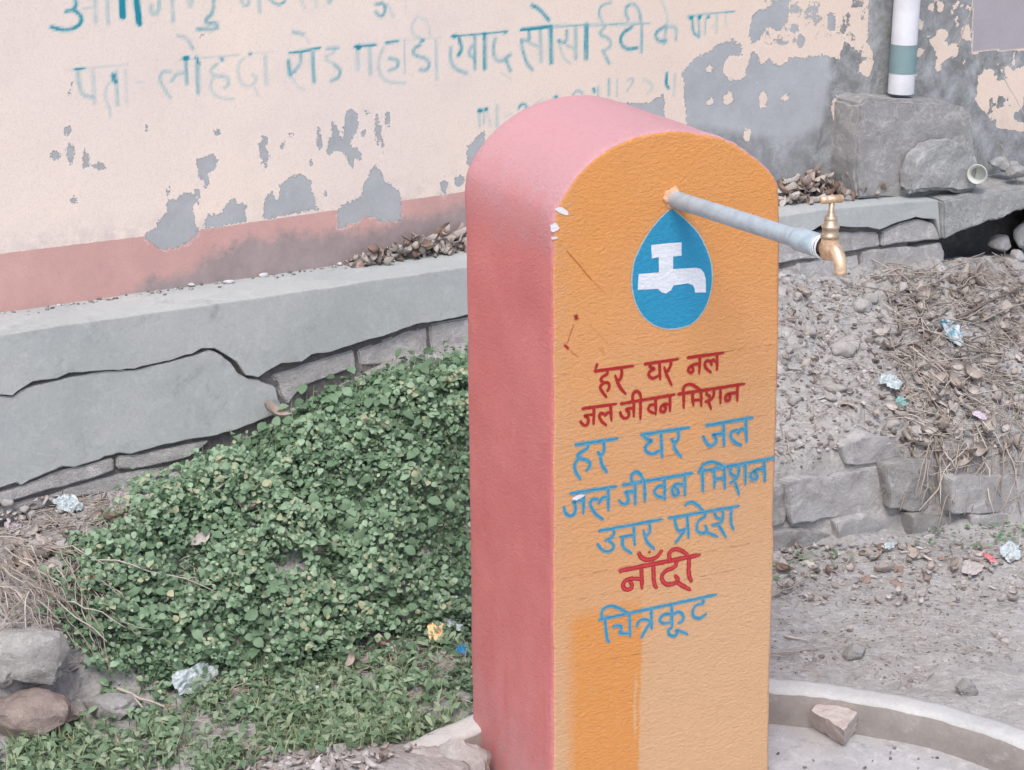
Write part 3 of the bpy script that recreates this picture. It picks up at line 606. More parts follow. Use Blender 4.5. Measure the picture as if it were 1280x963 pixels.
for i, (L, n1) in enumerate([
    (k([(905, 408), (1010, 368), (1180, 318), (1185, 370), (1100, 400), (1010, 440), (960, 500), (936, 470), (930, 435)]), -.012),
    ([(447, 439), (480, 426), (512, 411), (534, 408), (536, 440), (500, 452), (449, 458)], -.016),
    (k([(1010, 452), (1180, 378), (1300, 356), (1500, 318), (1560, 350), (1560, 420), (1200, 480), (1000, 540)]), -.030),
    ([(538, 407), (562, 402), (592, 396), (650, 383), (650, 430), (592, 432), (539, 440)], -.012),
    (k([(-40, 800), (60, 775), (120, 752), (210, 716), (375, 674), (380, 716), (300, 745), (100, 800), (-40, 840)]), -.006),
    (k([(386, 670), (470, 664), (620, 627), (700, 614), (660, 650), (560, 690), (440, 712), (386, 712)]), -.008),
    (k([(-40, 850), (100, 812), (300, 756), (420, 722), (570, 700), (560, 760), (300, 800), (60, 860), (-40, 900)]), -.012),
    (k([(700, 618), (850, 574), (960, 520), (1010, 560), (900, 620), (720, 680)]), -.018),
    ([(979, 295), (1025, 291), (1098, 291), (1101, 308), (1067, 314), (1015, 324), (979, 329), (940, 334), (940, 300)], -.012),
    ([(1104, 291), (1122, 283), (1145, 276), (1168, 279), (1177, 300), (1104, 309)], -.006),
    ([(979, 334), (1040, 323), (1072, 318), (1074, 340), (1040, 356), (979, 364), (940, 368), (940, 340)], -.016),
    ([(1078, 317), (1102, 313), (1177, 304), (1181, 316), (1178, 328), (1162, 338), (1120, 342), (1078, 340)], -.010),
    ([(980, 370), (1030, 362), (1030, 384), (985, 392)], -.0), ([(998, 352), (1022, 350), (1024, 372), (1000, 376)], .006)]):
    brick_px(L, n1, seed=i + 1)
prism('broken_slab', fray([on_w(*p) for p in [(1176, 299), (1196, 290), (1214, 284), (1230, 277), (1250, 271), (1268, 262), (1300, 256)]], .003, .008, 8) + [(5, .53), (5, .60)] + [top_r[0], top_r[1], (top_r[2][0] + .004, top_r[2][1])], WN - .02, .012, M['chunk'], led, bevel=.004, rough=.005, cut=.03, seed=5)
bg = Bag()                                # lime crumbs lying where wall and ledge meet
for i in range(150):
    s = -1.75 + 1.05 * rng.random() if i < 110 else -.3 + .6 * rng.random(); n = WN + .004 + abs(rng.normal()) * .012
    bg.add(*rock_vf(S2(s, n, topz + .001), (.002 + .004 * rng.random(), .002 + .004 * rng.random(), .0015 + .001 * rng.random()), i, 1, .4, rz=i), rng.random())
tag(bg.build('mortar_crumbs', M['grit']), kind='stuff', label='pale mortar crumbs along the joint of ledge and wall', cat='crumbs')
for i, (x, y, sx, sy) in enumerate([(285, 353, .016, .005), (330, 344, .014, .005), (200, 358, .02, .004), (385, 333, .009, .004), (425, 330, .006, .004), (240, 356, .009, .003)]):
    P = on_z(x, y, topz + .003); V, F = rock_vf(P, (sx, .006, sy), i + 40, 2, .3, rz=math.pi / 2 - PSI)
    tag(mesh('lime_chip', V, F, M['white_chip']), 'flat white lime chip lying on the ledge at the wall foot', 'chip', 'white chips on the ledge')

for i, (x, y, n, sx, sy, sz) in enumerate([(1250, 304, -.05, .034, .03, .018), (1284, 298, -.03, .03, .03, .03), (1272, 322, .0, .026, .02, .016), (1208, 336, .01, .016, .015, .010)]):
    s_, z_ = on_w(x, y, n); V, F = rock_vf(S2(s_, n, z_), (sx, sy, sz), i + 60, 3, .5, rz=i)
    tag(mesh('rubble_stone', V, F, M['chunk' if i % 2 else 'brick']), 'broken masonry lump in the hollow under the broken slab', 'rubble', 'masonry lumps under the broken slab')
for i, (x, y, n, sx, sy, sz, l) in enumerate([(1262, 205, -.07, .035, .02, .014, 'flat pale masonry piece on the ledge right of the cup'), (1270, 228, -.02, .03, .03, .014, 'grey masonry piece at the front edge of the broken slab'), (1250, 186, -.10, .03, .02, .012, 'small masonry piece against the wall right of the block')]):
    s_, z_ = on_w(x, y, n); V, F = rock_vf(S2(s_, n, .60 + .004 * i), (sx, sy, sz), i + 80, 3, .5, rz=math.pi / 2 - PSI)
    tag(mesh('rubble_stone', V, F, M['chunk']), l, 'rubble')
# ------------------------------------------------------------------ block, chunk, downpipe, cup
b_ = lambda L, n: [on_w(x, y, n) for x, y in L]
prism('concrete_block', b_([(1070, 250), (1069, 200), (1072, 165), (1074, 132), (1085, 124), (1110, 124), (1150, 127), (1185, 128), (1206, 134), (1216, 142), (1219, 180), (1219, 250)], -.055), WN - .01, -.055, M['buttress'], bevel=.006, rough=.004, cut=.018, seed=2)
tag(bpy.data.objects['concrete_block'], 'stained concrete block built against the wall under the white downpipe', 'block')
prism('broken_concrete', b_([(1136, 243), (1141, 215), (1148, 198), (1160, 182), (1178, 174), (1196, 176), (1212, 184), (1226, 200), (1230, 216), (1222, 243)], -.012), -.06, -.012, M['chunk'], bevel=.012, rough=.008, cut=.016, seed=9)
tag(bpy.data.objects['broken_concrete'], 'rounded lump of broken concrete on the ledge in front of the block', 'rubble')
dp0 = on_w(1126, 113, -.1); dpr = .5 * abs(on_w(1143, 105, -.1)[0] - on_w(1108, 105, -.1)[0]) * math.sin(1.05) 
dpr = .0285
dz = dp0[1] - .006
drain = empty('drainpipe', S2(dp0[0], -.1, dz), 0, 'white plastic downpipe with a grey-green painted band, running down the wall', 'pipe')
def zof(y): return on_w(1126, y, -.1 + dpr * .8)[1]
def ring(name, z0, z1, r, mat, par, tilt=.018):
    V, F = tube([S2(dp0[0] + tilt * (z - dz), -.1, z) for z in np.linspace(z0, z1, 12)], r, 32, False); return mesh(name, V, F, mat, par)
ring('pipe_shaft', dz, 3., dpr, M['downpipe'], drain); ring('painted_band', zof(94), zof(58), dpr + .0006, M['band'], drain)
def lathe(prof, c, axis, seg=28):
    axis = Vector(axis).normalized(); a = Vector((0, 0, 1)) if abs(axis.z) < .9 else Vector((1, 0, 0)); x = axis.cross(a).normalized(); y = axis.cross(x); V = []; F = []
    for r, h in prof:
        for j in range(seg): an = 2 * math.pi * j / seg; V.append(tuple(Vector(c) + axis * h + (x * math.cos(an) + y * math.sin(an)) * r))
    for i in range(len(prof) - 1):
        for j in range(seg): F.append([i * seg + j, i * seg + (j + 1) % seg, (i + 1) * seg + (j + 1) % seg, (i + 1) * seg + j])
    return V, F
s_, z_ = on_w(1226, 219, .0); V, F = lathe([(.001, 0), (.014, .0), (.015, .003), (.020, .038), (.021, .040), (.019, .040), (.0135, .005), (.001, .004)], S2(s_ + .012, 0, z_), -D_ * .8 + N_ * .55 + np.array([0, 0, .22]))
V, F = lathe([(.001, 0), (.014, .0), (.0155, .003), (.021, .034), (.022, .036), (.020, .036), (.014, .004), (.001, .003)], S2(s_ + .004, -.01, z_ + .002), -D_ * .70 + N_ * .62 + np.array([0, 0, .12]))
tag(mesh('cup', V, F, M['ceramic']), 'small white cup lying on its side on the broken ledge', 'cup')

# ------------------------------------------------------------------ retaining bricks at the foot of the right bank
rw = empty('retaining_wall', S2(-.15, .33, 0), 0, 'low crumbling wall of dusty grey blocks right of the pillar', 'wall')
for i, (L, n1) in enumerate([
    ([(984, 606), (1000, 600), (1060, 592), (1102, 583), (1106, 600), (1108, 634), (1092, 640), (1040, 648), (992, 656), (985, 640)], .405),
    ([(1110, 582), (1140, 574), (1182, 572), (1186, 600), (1186, 636), (1150, 640), (1112, 634)], .395),
    ([(1052, 560), (1080, 548), (1120, 545), (1124, 566), (1104, 578), (1060, 584)], .375),
    ([(940, 612), (980, 604), (981, 654), (940, 664)], .395),
    ([(1046, 652), (1090, 646), (1134, 642), (1136, 688), (1100, 700), (1050, 704)], .41),
    ([(964, 668), (1000, 662), (1038, 670), (1042, 690), (1016, 708), (966, 712)], .42),
    ([(1190, 600), (1240, 596), (1290, 592), (1290, 640), (1190, 642)], .35),
    ([(1140, 646), (1200, 644), (1210, 676), (1142, 682)], .37), ([(1214, 646), (1300, 640), (1300, 668), (1216, 676)], .36)]):
    sc_ = on_w(L[0][0], L[0][1], n1)[0] + .05; n1 = float(np.interp(sc_, nf_s, nf_n)) - .045 + [.030, .024, .012, .026, .034, .036, .010, .020, .016][i]
    brick_px(L, n1, 'brick' if i % 2 == 0 else 'stone_grey', .10, 20 + i, rw, .002, .0055)

# ------------------------------------------------------------------ kerb ring
kerb = empty('basin_kerb', (KC[0], KC[1], 0), 0, 'curved pale cement kerb ringing the basin around the pillar', 'kerb')
KMAT = None; th = np.linspace(0, 2 * np.pi, 721)[:-1]; prof = [(.612, -.05), (.612, .02), (.613, .054), (.617, .060), (.63, .0615), (.65, .061), (.662, .0585), (.666, .052), (.668, -.03)]
V = []; 
for a in th:
    for r, z in prof:
        q = Vector((math.cos(a) * 6, math.sin(a) * 6, z * 20)); V.append((KC[0] + math.cos(a) * (r + .004 * mnoise.noise(q) + .0022 * mnoise.noise(q * 5)), KC[1] + math.sin(a) * (r + .003 * mnoise.noise(q + Vector((5, 0, 0)))), z + .0026 * mnoise.noise(q * 2.2) + .0014 * mnoise.noise(q * 7)))
F = []; fm = []; m_ = len(prof); nth = len(th)
for i in range(nth):
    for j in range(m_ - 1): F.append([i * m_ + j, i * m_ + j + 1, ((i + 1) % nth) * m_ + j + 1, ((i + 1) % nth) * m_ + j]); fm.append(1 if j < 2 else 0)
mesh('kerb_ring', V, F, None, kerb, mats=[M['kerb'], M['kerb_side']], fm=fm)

# ------------------------------------------------------------------ the tap pillar
pil = empty('tap_pillar', P0, math.atan2(DP[1], DP[0]), 'orange fronted pink round-topped cement pillar with hand painted Hindi lettering', 'water post')
PL = lambda u, y, v: P0 * np.array([1, 1, 0]) + DP * u - NP * y + np.array([0, 0, v])      # y grows backwards
# outline of the front face from the photograph
arch = [(690, 330), (689, 300), (690, 283), (692, 268), (700, 250), (711, 232), (724, 216), (737, 203), (752, 191), (766, 182), (781, 175), (800, 168), (820, 164), (840, 161.5), (858, 162), (879, 166), (893, 169.5), (907, 174), (921, 181.5), (935, 191), (947, 199), (958, 208), (966, 215.5), (972, 225), (975.5, 238), (976, 252), (976, 300)]
ap = smooth_poly([on_p(*q) for q in arch], 2)
u0t = ap[0][0]; u1t = ap[-1][0]; u1b = on_p(963.5, 963)[0]
left = [(u0t + (0.0 - u0t) * (1 - t) , -.1 + (ap[0][1] + .1) * t) for t in np.linspace(0, 1, 30)[:-1]]
right = [(u1b + (u1t - u1b) * t, -.1 + (ap[-1][1] + .1) * t) for t in np.linspace(1, 0, 30)[1:]]
prof = np.array(left + list(ap) + right); cen = np.array([.18, .5]); nP = len(prof)
tn = np.roll(prof, -1, 0) - np.roll(prof, 1, 0); tn[0] = prof[1] - prof[0]; tn[-1] = prof[-1] - prof[-2]
nr = np.stack([tn[:, 1], -tn[:, 0]], 1); nr /= np.linalg.norm(nr, axis=1)[:, None]      # inward normal
rings = [(.0065, 0.), (.0028, .0008), (.0007, .003), (0., .007)] + [(0, y) for y in np.linspace(.02, .285, 16)] + [(.0015, .293), (.006, .30)]
V = []
for inset, y in rings:
    for (u, v), (a, b) in zip(prof, nr):
        q = Vector((u * 9, y * 9, v * 9)); o = .0022 * mnoise.noise(q) + (.0018 * mnoise.noise(q * 8) + .0010 * mnoise.noise(q * 22) if y < .008 else 0)
        V.append(PL(u + a * (inset + o), y + (.0007 * mnoise.noise(q * 8) if 0 < y < .008 else 0), v + b * (inset + o)))
F = []; fm = []
for i in range(len(rings) - 1):
    for j in range(nP - 1): F.append([i * nP + j, i * nP + j + 1, (i + 1) * nP + j + 1, (i + 1) * nP + j]); fm.append(0 if i >= 1 else 1)
F.append(list(range(nP))[::-1]); fm.append(1); F.append([(len(rings) - 1) * nP + j for j in range(nP)]); fm.append(0)
body = mesh('body', V, F, None, pil, mats=[M['pink'], M['front']], fm=fm)
# flat shading for the big faces
sm = np.ones(len(body.data.polygons), bool); sm[-1] = sm[-2] = False; body.data.polygons.foreach_set('use_smooth', sm)

def ribbon(bag, pts, wd, off, seed=0, taper=True):
    """brush stroke on the front face: pts in picture pixels, wd in pixels"""
    if len(pts) == 1: pts = [pts[0], (pts[0][0] + .6, pts[0][1] + .2)]
    q = [np.array(on_p(*p)) for p in smooth_poly(pts, 2)]; out = [q[0]]
    for a, b in zip(q[:-1], q[1:]):
        L = np.linalg.norm(b - a); kk = max(1, int(L / .0022)); out += [a + (b - a) * (i + 1) / kk for i in range(kk)]
    q = np.array(out); t = np.gradient(q, axis=0); t /= np.linalg.norm(t, axis=1)[:, None] + 1e-9; nn = np.stack([-t[:, 1], t[:, 0]], 1)
    hw = wd * .5 / 860.; n = len(q); V = []; F = []; A_ = []
    ends = [(-1, .55), (-.0, 1)]
    V.append(PL(*(q[0] - t[0] * hw * .55)[[0]], off, (q[0] - t[0] * hw * .55)[1])); A_.append(0)
    for i in range(n):
        e = min(i, n - 1 - i); f = .78 if e == 0 else 1.; fin = 1.0 - (.30 * max(0, 1 - (n - 1 - i) / 5.) if taper else 0)
        for sd_ in (1, 0, -1):
            ww = hw * f * fin * (1 + .28 * mnoise.noise(Vector((i * .45 + sd_ * 9, seed * 7.3, 1)))) * sd_
            p = q[i] + nn[i] * ww; V.append(PL(p[0], off, p[1])); A_.append(1 - abs(sd_))
    V.append(PL(*(q[-1] + t[-1] * hw * .5)[[0]], off, (q[-1] + t[-1] * hw * .5)[1])); A_.append(0)
    F += [[0, 1, 2], [0, 2, 3]]
    for i in range(n - 1):
        a = 1 + i * 3; F += [[a, a + 3, a + 4, a + 1], [a + 1, a + 4, a + 5, a + 2]]
    a = 1 + (n - 1) * 3; F += [[a, len(V) - 1, a + 1], [a + 1, len(V) - 1, a + 2]]
    bag.add(np.array(V), F, np.array(A_))
def line(strokes, mat, off, label, wmul=1.):
    bag = Bag()
    for i, (p, wd, _) in enumerate(strokes): ribbon(bag, p, wd * wmul, -(off + .00003 * i), i)
    tag(bag.build('painted_lettering', M[mat], pil, smooth=False), label)
kA, kC, kE, kG = 8.758, 6.42, 9.633, 7.406
w1 = 38
TA = lambda L: T(720, 430, kA, [(p, w1, 1) for p in L]); TB = lambda L: T(820, 430, kA, [(p, w1, 1) for p in L])
TC = lambda L: T(700, 510, kC, [(p, 35, 1) for p in L]); TD = lambda L: T(830, 510, kC, [(p, 35, 1) for p in L])
TE = lambda L: T(740, 620, kE, [(p, 48, 1) for p in L]); TF = lambda L: T(820, 620, kE, [(p, 48, 1) for p in L]); TG = lambda L, w_=38: T(740, 680, kG, [(p, w_, 1) for p in L])
OFF = .0006
line(TA([[(200, 300), (630, 240)], [(232, 218), (205, 290)], [(345, 290), (345, 330), (278, 362), (268, 402), (300, 428), (348, 420), (368, 462), (340, 520)], [(300, 428), (258, 465), (280, 520), (335, 585)], [(495, 275), (502, 330), (480, 390), (448, 412), (425, 340)], [(446, 410), (480, 480), (545, 550)],
   [(745, 220), (1120, 166)], [(815, 222), (800, 252), (868, 272), (812, 292), (792, 322), (800, 362), (845, 380), (905, 345)], [(910, 205), (920, 392)]]) +
   TB([[(160, 185), (162, 220), (138, 285), (104, 318), (88, 250)], [(105, 318), (170, 455)], [(340, 150), (740, 95)], [(478, 145), (470, 328)], [(470, 215), (400, 225), (350, 262), (352, 305), (388, 316), (410, 285), (385, 245)], [(665, 110), (665, 288)], [(660, 195), (622, 172), (598, 195), (606, 235)], [(600, 190), (552, 180), (525, 218), (545, 270), (600, 312)]]), 'red_paint', OFF, 'first line of lettering in red: हर घर नल')
line(TA([[(65, 710), (445, 655)], [(195, 700), (190, 885)], [(188, 772), (75, 786), (130, 800), (134, 868), (92, 902), (42, 842)], [(375, 670), (386, 845)], [(375, 745), (335, 755), (312, 792)], [(305, 765), (265, 755), (248, 800), (280, 850), (332, 892)],
   [(485, 655), (1082, 553)], [(630, 640), (630, 800)], [(625, 700), (535, 712), (575, 740), (578, 790), (540, 820), (492, 792), (480, 740)], [(705, 605), (702, 828)], [(625, 635), (612, 560), (650, 508), (700, 535), (710, 610)], [(870, 600), (870, 775)], [(865, 660), (810, 665), (782, 712), (815, 748), (868, 752)]]) +
   TB([[(0, 590), (205, 550)], [(150, 570), (150, 740)], [(145, 662), (90, 655), (42, 690), (48, 740), (92, 742), (106, 700), (78, 668)], [(235, 550), (970, 435)], [(300, 545), (300, 705)], [(290, 545), (295, 470), (350, 433), (430, 458), (492, 512)], [(400, 530), (395, 600), (408, 678)], [(402, 618), (490, 608)], [(490, 510), (492, 682)],
   [(632, 498), (626, 575), (588, 615), (530, 632)], [(590, 575), (548, 550), (552, 520)], [(572, 632), (600, 715)], [(702, 490), (700, 655)], [(887, 455), (885, 625)], [(880, 530), (790, 540), (752, 575), (758, 622), (800, 618), (808, 572), (785, 545)]]), 'red_paint', OFF, 'second line of lettering in red: जल जीवन मिशन')
line(TC([[(120, 297), (465, 245)], [(222, 290), (225, 322), (140, 372), (140, 402), (190, 410), (238, 432), (240, 470), (205, 507)], [(150, 405), (113, 450), (120, 510), (165, 577)], [(345, 262), (354, 320), (350, 355), (322, 390), (300, 350)], [(322, 388), (330, 450), (375, 520)], [(645, 217), (899, 176), (1040, 156)],
   [(672, 222), (686, 246), (748, 264), (700, 284), (680, 315), (694, 358), (742, 374), (805, 338)], [(808, 200), (818, 402)]]) +
   TD([[(110, 178), (118, 240), (85, 290), (55, 245)], [(80, 290), (82, 332), (140, 397)], [(335, 140), (712, 76)], [(475, 122), (480, 310)], [(470, 205), (375, 213), (415, 232), (416, 282), (370, 312), (330, 272), (310, 222)], [(655, 90), (660, 275)], [(650, 172), (608, 168), (590, 212)], [(585, 175), (540, 188), (528, 232), (560, 272), (620, 300)]]), 'blue_paint', OFF, 'third line of lettering in blue: हर घर जल')
line(TC([[(80, 687), (455, 630)], [(190, 680), (186, 850)], [(182, 745), (90, 752), (125, 772), (120, 850), (75, 872), (40, 842), (30, 790)], [(385, 645), (386, 825)], [(380, 715), (332, 720), (305, 772)], [(302, 732), (250, 730), (238, 782), (280, 850), (345, 897)], [(500, 617), (899, 552), (1068, 522)], [(600, 600), (602, 780)],
   [(592, 670), (512, 668), (545, 702), (546, 760), (510, 777), (468, 740)], [(575, 602), (568, 535), (610, 503), (650, 538), (672, 592)], [(675, 582), (681, 755)], [(835, 562), (840, 740)], [(830, 620), (780, 628), (748, 672), (780, 712), (838, 716)]]) +
   TD([[(165, 535), (165, 706)], [(160, 610), (90, 608), (58, 652), (75, 706), (112, 700), (112, 660), (85, 632)], [(270, 512), (885, 400)], [(305, 505), (311, 675)], [(284, 502), (310, 453), (370, 428), (430, 443), (487, 477)], [(395, 490), (405, 560), (400, 645)], [(405, 570), (482, 562)], [(480, 470), (486, 650)],
   [(592, 458), (602, 510), (575, 572), (523, 602)], [(575, 552), (520, 520), (540, 482)], [(568, 600), (600, 697)], [(650, 440), (650, 615)], [(800, 415), (806, 592)], [(795, 490), (730, 493), (688, 530), (698, 577), (745, 567), (742, 525), (715, 507)]]), 'blue_paint', OFF, 'fourth line of lettering in blue: जल जीवन मिशन')
line(TE([[(75, 422), (850, 280)], [(255, 405), (266, 450), (240, 502), (150, 542)], [(200, 540), (258, 580), (256, 640), (200, 672), (120, 657), (60, 570)], [(500, 375), (512, 600)], [(505, 470), (330, 492)], [(370, 500), (358, 570), (390, 642), (480, 692)], [(690, 342), (700, 400), (680, 462), (635, 492), (615, 410)], [(635, 490), (660, 560), (750, 642)]]) +
   TF([[(145, 267), (1000, 120)], [(225, 270), (232, 350), (270, 432), (362, 388)], [(372, 232), (390, 510)], [(342, 418), (225, 572)], [(590, 200), (590, 250), (508, 290), (480, 370), (508, 442), (580, 452), (612, 400), (588, 350)], [(600, 432), (742, 492)], [(345, 112), (400, 70), (470, 80), (572, 182)], [(702, 205), (722, 262), (775, 272)], [(800, 190), (804, 290), (760, 332), (668, 352)], [(750, 352), (842, 497)], [(902, 150), (896, 340), (935, 405)]]), 'blue_paint', OFF, 'fifth line of lettering in blue: उत्तर प्रदेश')
line(TG([[(250, 250), (1000, 100)], [(455, 228), (462, 415)], [(455, 325), (340, 318), (282, 360), (288, 417), (350, 428), (378, 380), (342, 342)], [(565, 207), (572, 375), (600, 410)], [(430, 80), (450, 127), (510, 152), (592, 130), (648, 58)], [(524, 75), (536, 75)], [(780, 162), (775, 212), (670, 250), (632, 310), (678, 378), (762, 372), (802, 330), (765, 290)],
   [(790, 360), (910, 427)], [(895, 130), (893, 290), (920, 350)], [(720, 165), (706, 82), (760, 42), (830, 58), (892, 112)]], 44), 'crimson_paint', OFF, 'sixth line of lettering in crimson: नाँदी')
line(TG([[(60, 702), (1152, 468)], [(118, 690), (135, 880), (160, 910)], [(90, 682), (83, 620), (150, 568), (240, 588), (332, 642)], [(345, 640), (352, 862)], [(190, 767), (262, 748), (272, 790), (245, 832), (342, 828)], [(545, 590), (552, 790)], [(410, 767), (430, 710), (480, 692), (545, 716)], [(540, 722), (472, 830), (455, 870)], [(735, 570), (740, 772)],
   [(730, 650), (660, 648), (618, 700), (650, 742), (735, 722)], [(745, 650), (810, 618), (848, 670), (832, 722), (795, 732)], [(740, 772), (703, 792), (708, 842), (762, 857), (788, 822), (768, 786), (885, 837)], [(1025, 512), (1032, 552), (960, 560), (923, 622), (940, 682), (1000, 692), (1057, 640)]]), 'blue_paint', OFF, 'last line of lettering in blue: चित्रकूट')
def flat_poly(name, L, mat, off, parent, ox=780, oy=250, kk=5.667, it=0, grow=0., jit=0.):
    P = [(ox + x / kk, oy + y / kk) for x, y in L]
    if it: P = smooth_poly(P + [P[0]], it)[:-1]
    P = [np.array(on_p(*p)) for p in P]
    if grow:
        c = np.mean(P, 0); P = [p + (p - c) / np.linalg.norm(p - c) * grow for p in P]
    P = [p + np.array([mnoise.noise(Vector((p[0] * 300, p[1] * 300, 1))), mnoise.noise(Vector((p[0] * 300, p[1] * 300, 4)))]) * jit for p in P]
    V = [PL(p[0], -off, p[1]) for p in P]
    return mesh(name, V, [list(range(len(V)))], M[mat], parent, smooth=False, attrs={'tone': np.full(len(V), .5)})
drop = [(335, 55), (375, 97), (440, 150), (510, 222), (570, 320), (610, 430), (622, 540), (610, 660), (570, 770), (510, 850), (440, 895), (330, 915), (230, 895), (150, 840), (95, 760), (62, 660), (55, 540), (75, 430), (115, 340), (170, 240), (240, 150), (300, 92)]
dpm = empty('emblem_dummy', P0); bpy.data.objects.remove(dpm)
dr = flat_poly('water_drop_emblem', drop, 'drop_blue', .0009, pil, it=1, jit=.0008)
dr['label'] = 'blue painted water drop emblem with a white tap in it'
flat_poly('drop_rim', drop, 'drop_rim', .0006, pil, it=1, grow=.0021, jit=.0008)
ts = flat_poly('tap_symbol', [(190, 318), (300, 308), (405, 300), (405, 395), (345, 400), (345, 490), (510, 480), (540, 490), (562, 515), (575, 560), (577, 655), (500, 655), (497, 630), (485, 605), (450, 590), (395, 598), (348, 605), (330, 640), (295, 662), (262, 655), (240, 628), (95, 637), (100, 525), (245, 512), (245, 405), (195, 415)], 'emblem_white', .0012, pil, jit=.0007)
for i, (L) in enumerate([[(190, 358), (215, 350), (240, 362), (256, 385), (236, 388), (205, 375)], [(170, 430), (195, 420), (214, 445), (195, 460), (172, 462)], [(172, 484), (200, 482), (205, 492), (176, 497)], [(690, 290), (710, 262), (745, 275), (742, 300), (750, 335), (715, 318)]]):
    flat_poly('bare_chip', L, 'chip_white', .0007 + .0001 * i, pil, 640, 160, 3.556, 1, jit=.0015)
flat_poly('bare_chip', [(88, 735), (110, 708), (150, 695), (198, 690), (200, 702), (150, 728), (130, 742)], 'chip_white', .0011, pil, 700, 510, 6.42, 1, jit=.0012)

# pipe and tap
pc = np.array(on_p(843, 249)); A0 = PL(pc[0], .03, pc[1])
dirp = NP.copy(); rI = ray(1024, 312)
# length along the pipe so that its end is seen at x = 1024
Lp = None
for t in np.arange(.1, .6, .001):
    x, y = project(PL(pc[0], 0, pc[1]) + dirp * t)
    if x >= 1026: Lp = t; break
Ae = PL(pc[0], 0, pc[1]) + dirp * Lp; xe, ye = project(Ae)
dd_ = (ye - 309) / (FPX / 2.9); slope = dd_ / Lp
dirp = dirp + np.array([0, 0, slope]); dirp /= np.linalg.norm(dirp)
print('pipe length', Lp, 'end px', xe, ye, 'slope', slope)
S0 = PL(pc[0], 0, pc[1])
V, F = tube([S0 - dirp * .04] + [S0 + dirp * t for t in np.linspace(.0, Lp - .015, 10)], .0122, 24, False); mesh('pipe', V, F, M['pipe'], pil)
V, F = lathe([(.0122, 0), (.0148, .001), (.0152, .004), (.0152, .046), (.0148, .049), (.011, .05)], S0 + dirp * (Lp - .055), dirp); mesh('pipe_socket', V, F, M['socket'], pil)
V, F = rock_vf(S0 - np.array([0, 0, .002]) + DP * -.002, (.0165, .007, .0155), 3, 4, .7, rz=math.atan2(DP[1], DP[0])); mesh('mortar_collar', V, F, M['collar'], pil)
tap = mesh('tap', *(lambda: (lambda b: (np.concatenate(b.V), b.F))(TB_))(), M['brass'], pil) if False else None
E0 = S0 + dirp * (Lp + .002); UP = np.array([0, 0, 1.]); bt = Bag()
bt.add(*lathe([(.0001, -.012), (.0098, -.012), (.0098, .004), (.0125, .006), (.0135, .014), (.0135, .03), (.0105, .038), (.0001, .04)], E0, dirp))
cB = E0 + dirp * .020
bt.add(*lathe([(.0001, -.017), (.010, -.016), (.0138, -.010), (.0142, .012), (.0125, .018), (.0125, .020), (.0001, .020)], cB, UP, 24))
sp = [cB + dirp * .004 + UP * .002, cB + dirp * .016 + UP * .0005, cB + dirp * .026 - UP * .008, cB + dirp * .032 - UP * .020, cB + dirp * .034 - UP * .034]
spp = smooth_poly([tuple(p) for p in sp], 0)
def catmull(P, k=5):
    P = [np.array(p) for p in P]; P = [2 * P[0] - P[1]] + P + [2 * P[-1] - P[-2]]; o = []
    for i in range(1, len(P) - 2):
        for j in range(k):
            t = j / k; o.append(.5 * ((2 * P[i]) + (-P[i - 1] + P[i + 1]) * t + (2 * P[i - 1] - 5 * P[i] + 4 * P[i + 1] - P[i + 2]) * t * t + (-P[i - 1] + 3 * P[i] - 3 * P[i + 1] + P[i + 2]) * t ** 3))
    return o + [P[-2]]
sq = catmull(sp, 4); bt.add(*tube(sq, list(np.linspace(.0122, .0092, len(sq) - 1)) + [.0102], 18))
tap = bt.build('tap', M['brass'], pil)
V, F = lathe([(.0001, .018), (.0145, .018), (.0150, .021), (.0145, .024), (.0128, .025), (.0128, .033), (.0142, .034), (.0142, .038), (.0105, .040), (.0105, .046), (.0001, .046)], cB, UP, 6 * 4); mesh('bonnet_nut', V, F, M['brass_dull'], tap)
V, F = lathe([(.0095, .046), (.0098, .052), (.0062, .053), (.0060, .058), (.0046, .059), (.0044, .078), (.0001, .078)], cB, UP, 18); mesh('spindle', V, F, M['brass_dull'], tap)
ha = DP * .96 + NP * .12; hc = cB + UP * .079
V, F = lathe([(.0001, -.0185), (.0052, -.0185), (.0064, -.0165), (.0064, -.009), (.0058, -.008), (.0064, -.007), (.0064, .0165), (.0052, .0185), (.0001, .0185)], hc, ha, 18); mesh('handle', V, F, M['brass'], tap)
bt = Bag()
for i in range(6):
    a = [E0 - dirp * (.006 - .002 * i + .001 * math.sin(j + i)) + (Vector(DP).to_tuple() * np.array(1) * math.cos(j * math.pi / 6) + UP * math.sin(j * math.pi / 6)) * (.0135 + .0012 * (i % 2)) for j in range(13)]
    bt.add(*tube(a, .0011, 5))
bt.add(*tube([E0 - UP * .012 + DP * .003, E0 - UP * .022 + DP * .001, E0 - UP * .028 - DP * .002], [.0016, .0011, .0006], 5))
bt.build('thread_tape', M['tape'], tap)

Mi_ = np.array(wmat(pil).inverted()); e_ = Vector((Mi_[:3, :3] @ E0 + Mi_[:3, 3]).tolist())
for o_ in [tap] + [q for q in bpy.data.objects if q.parent == tap]:
    kk_ = 1. if o_.name.startswith('thread') else .80
    for v in o_.data.vertices: v.co = e_ + (v.co - e_) * kk_
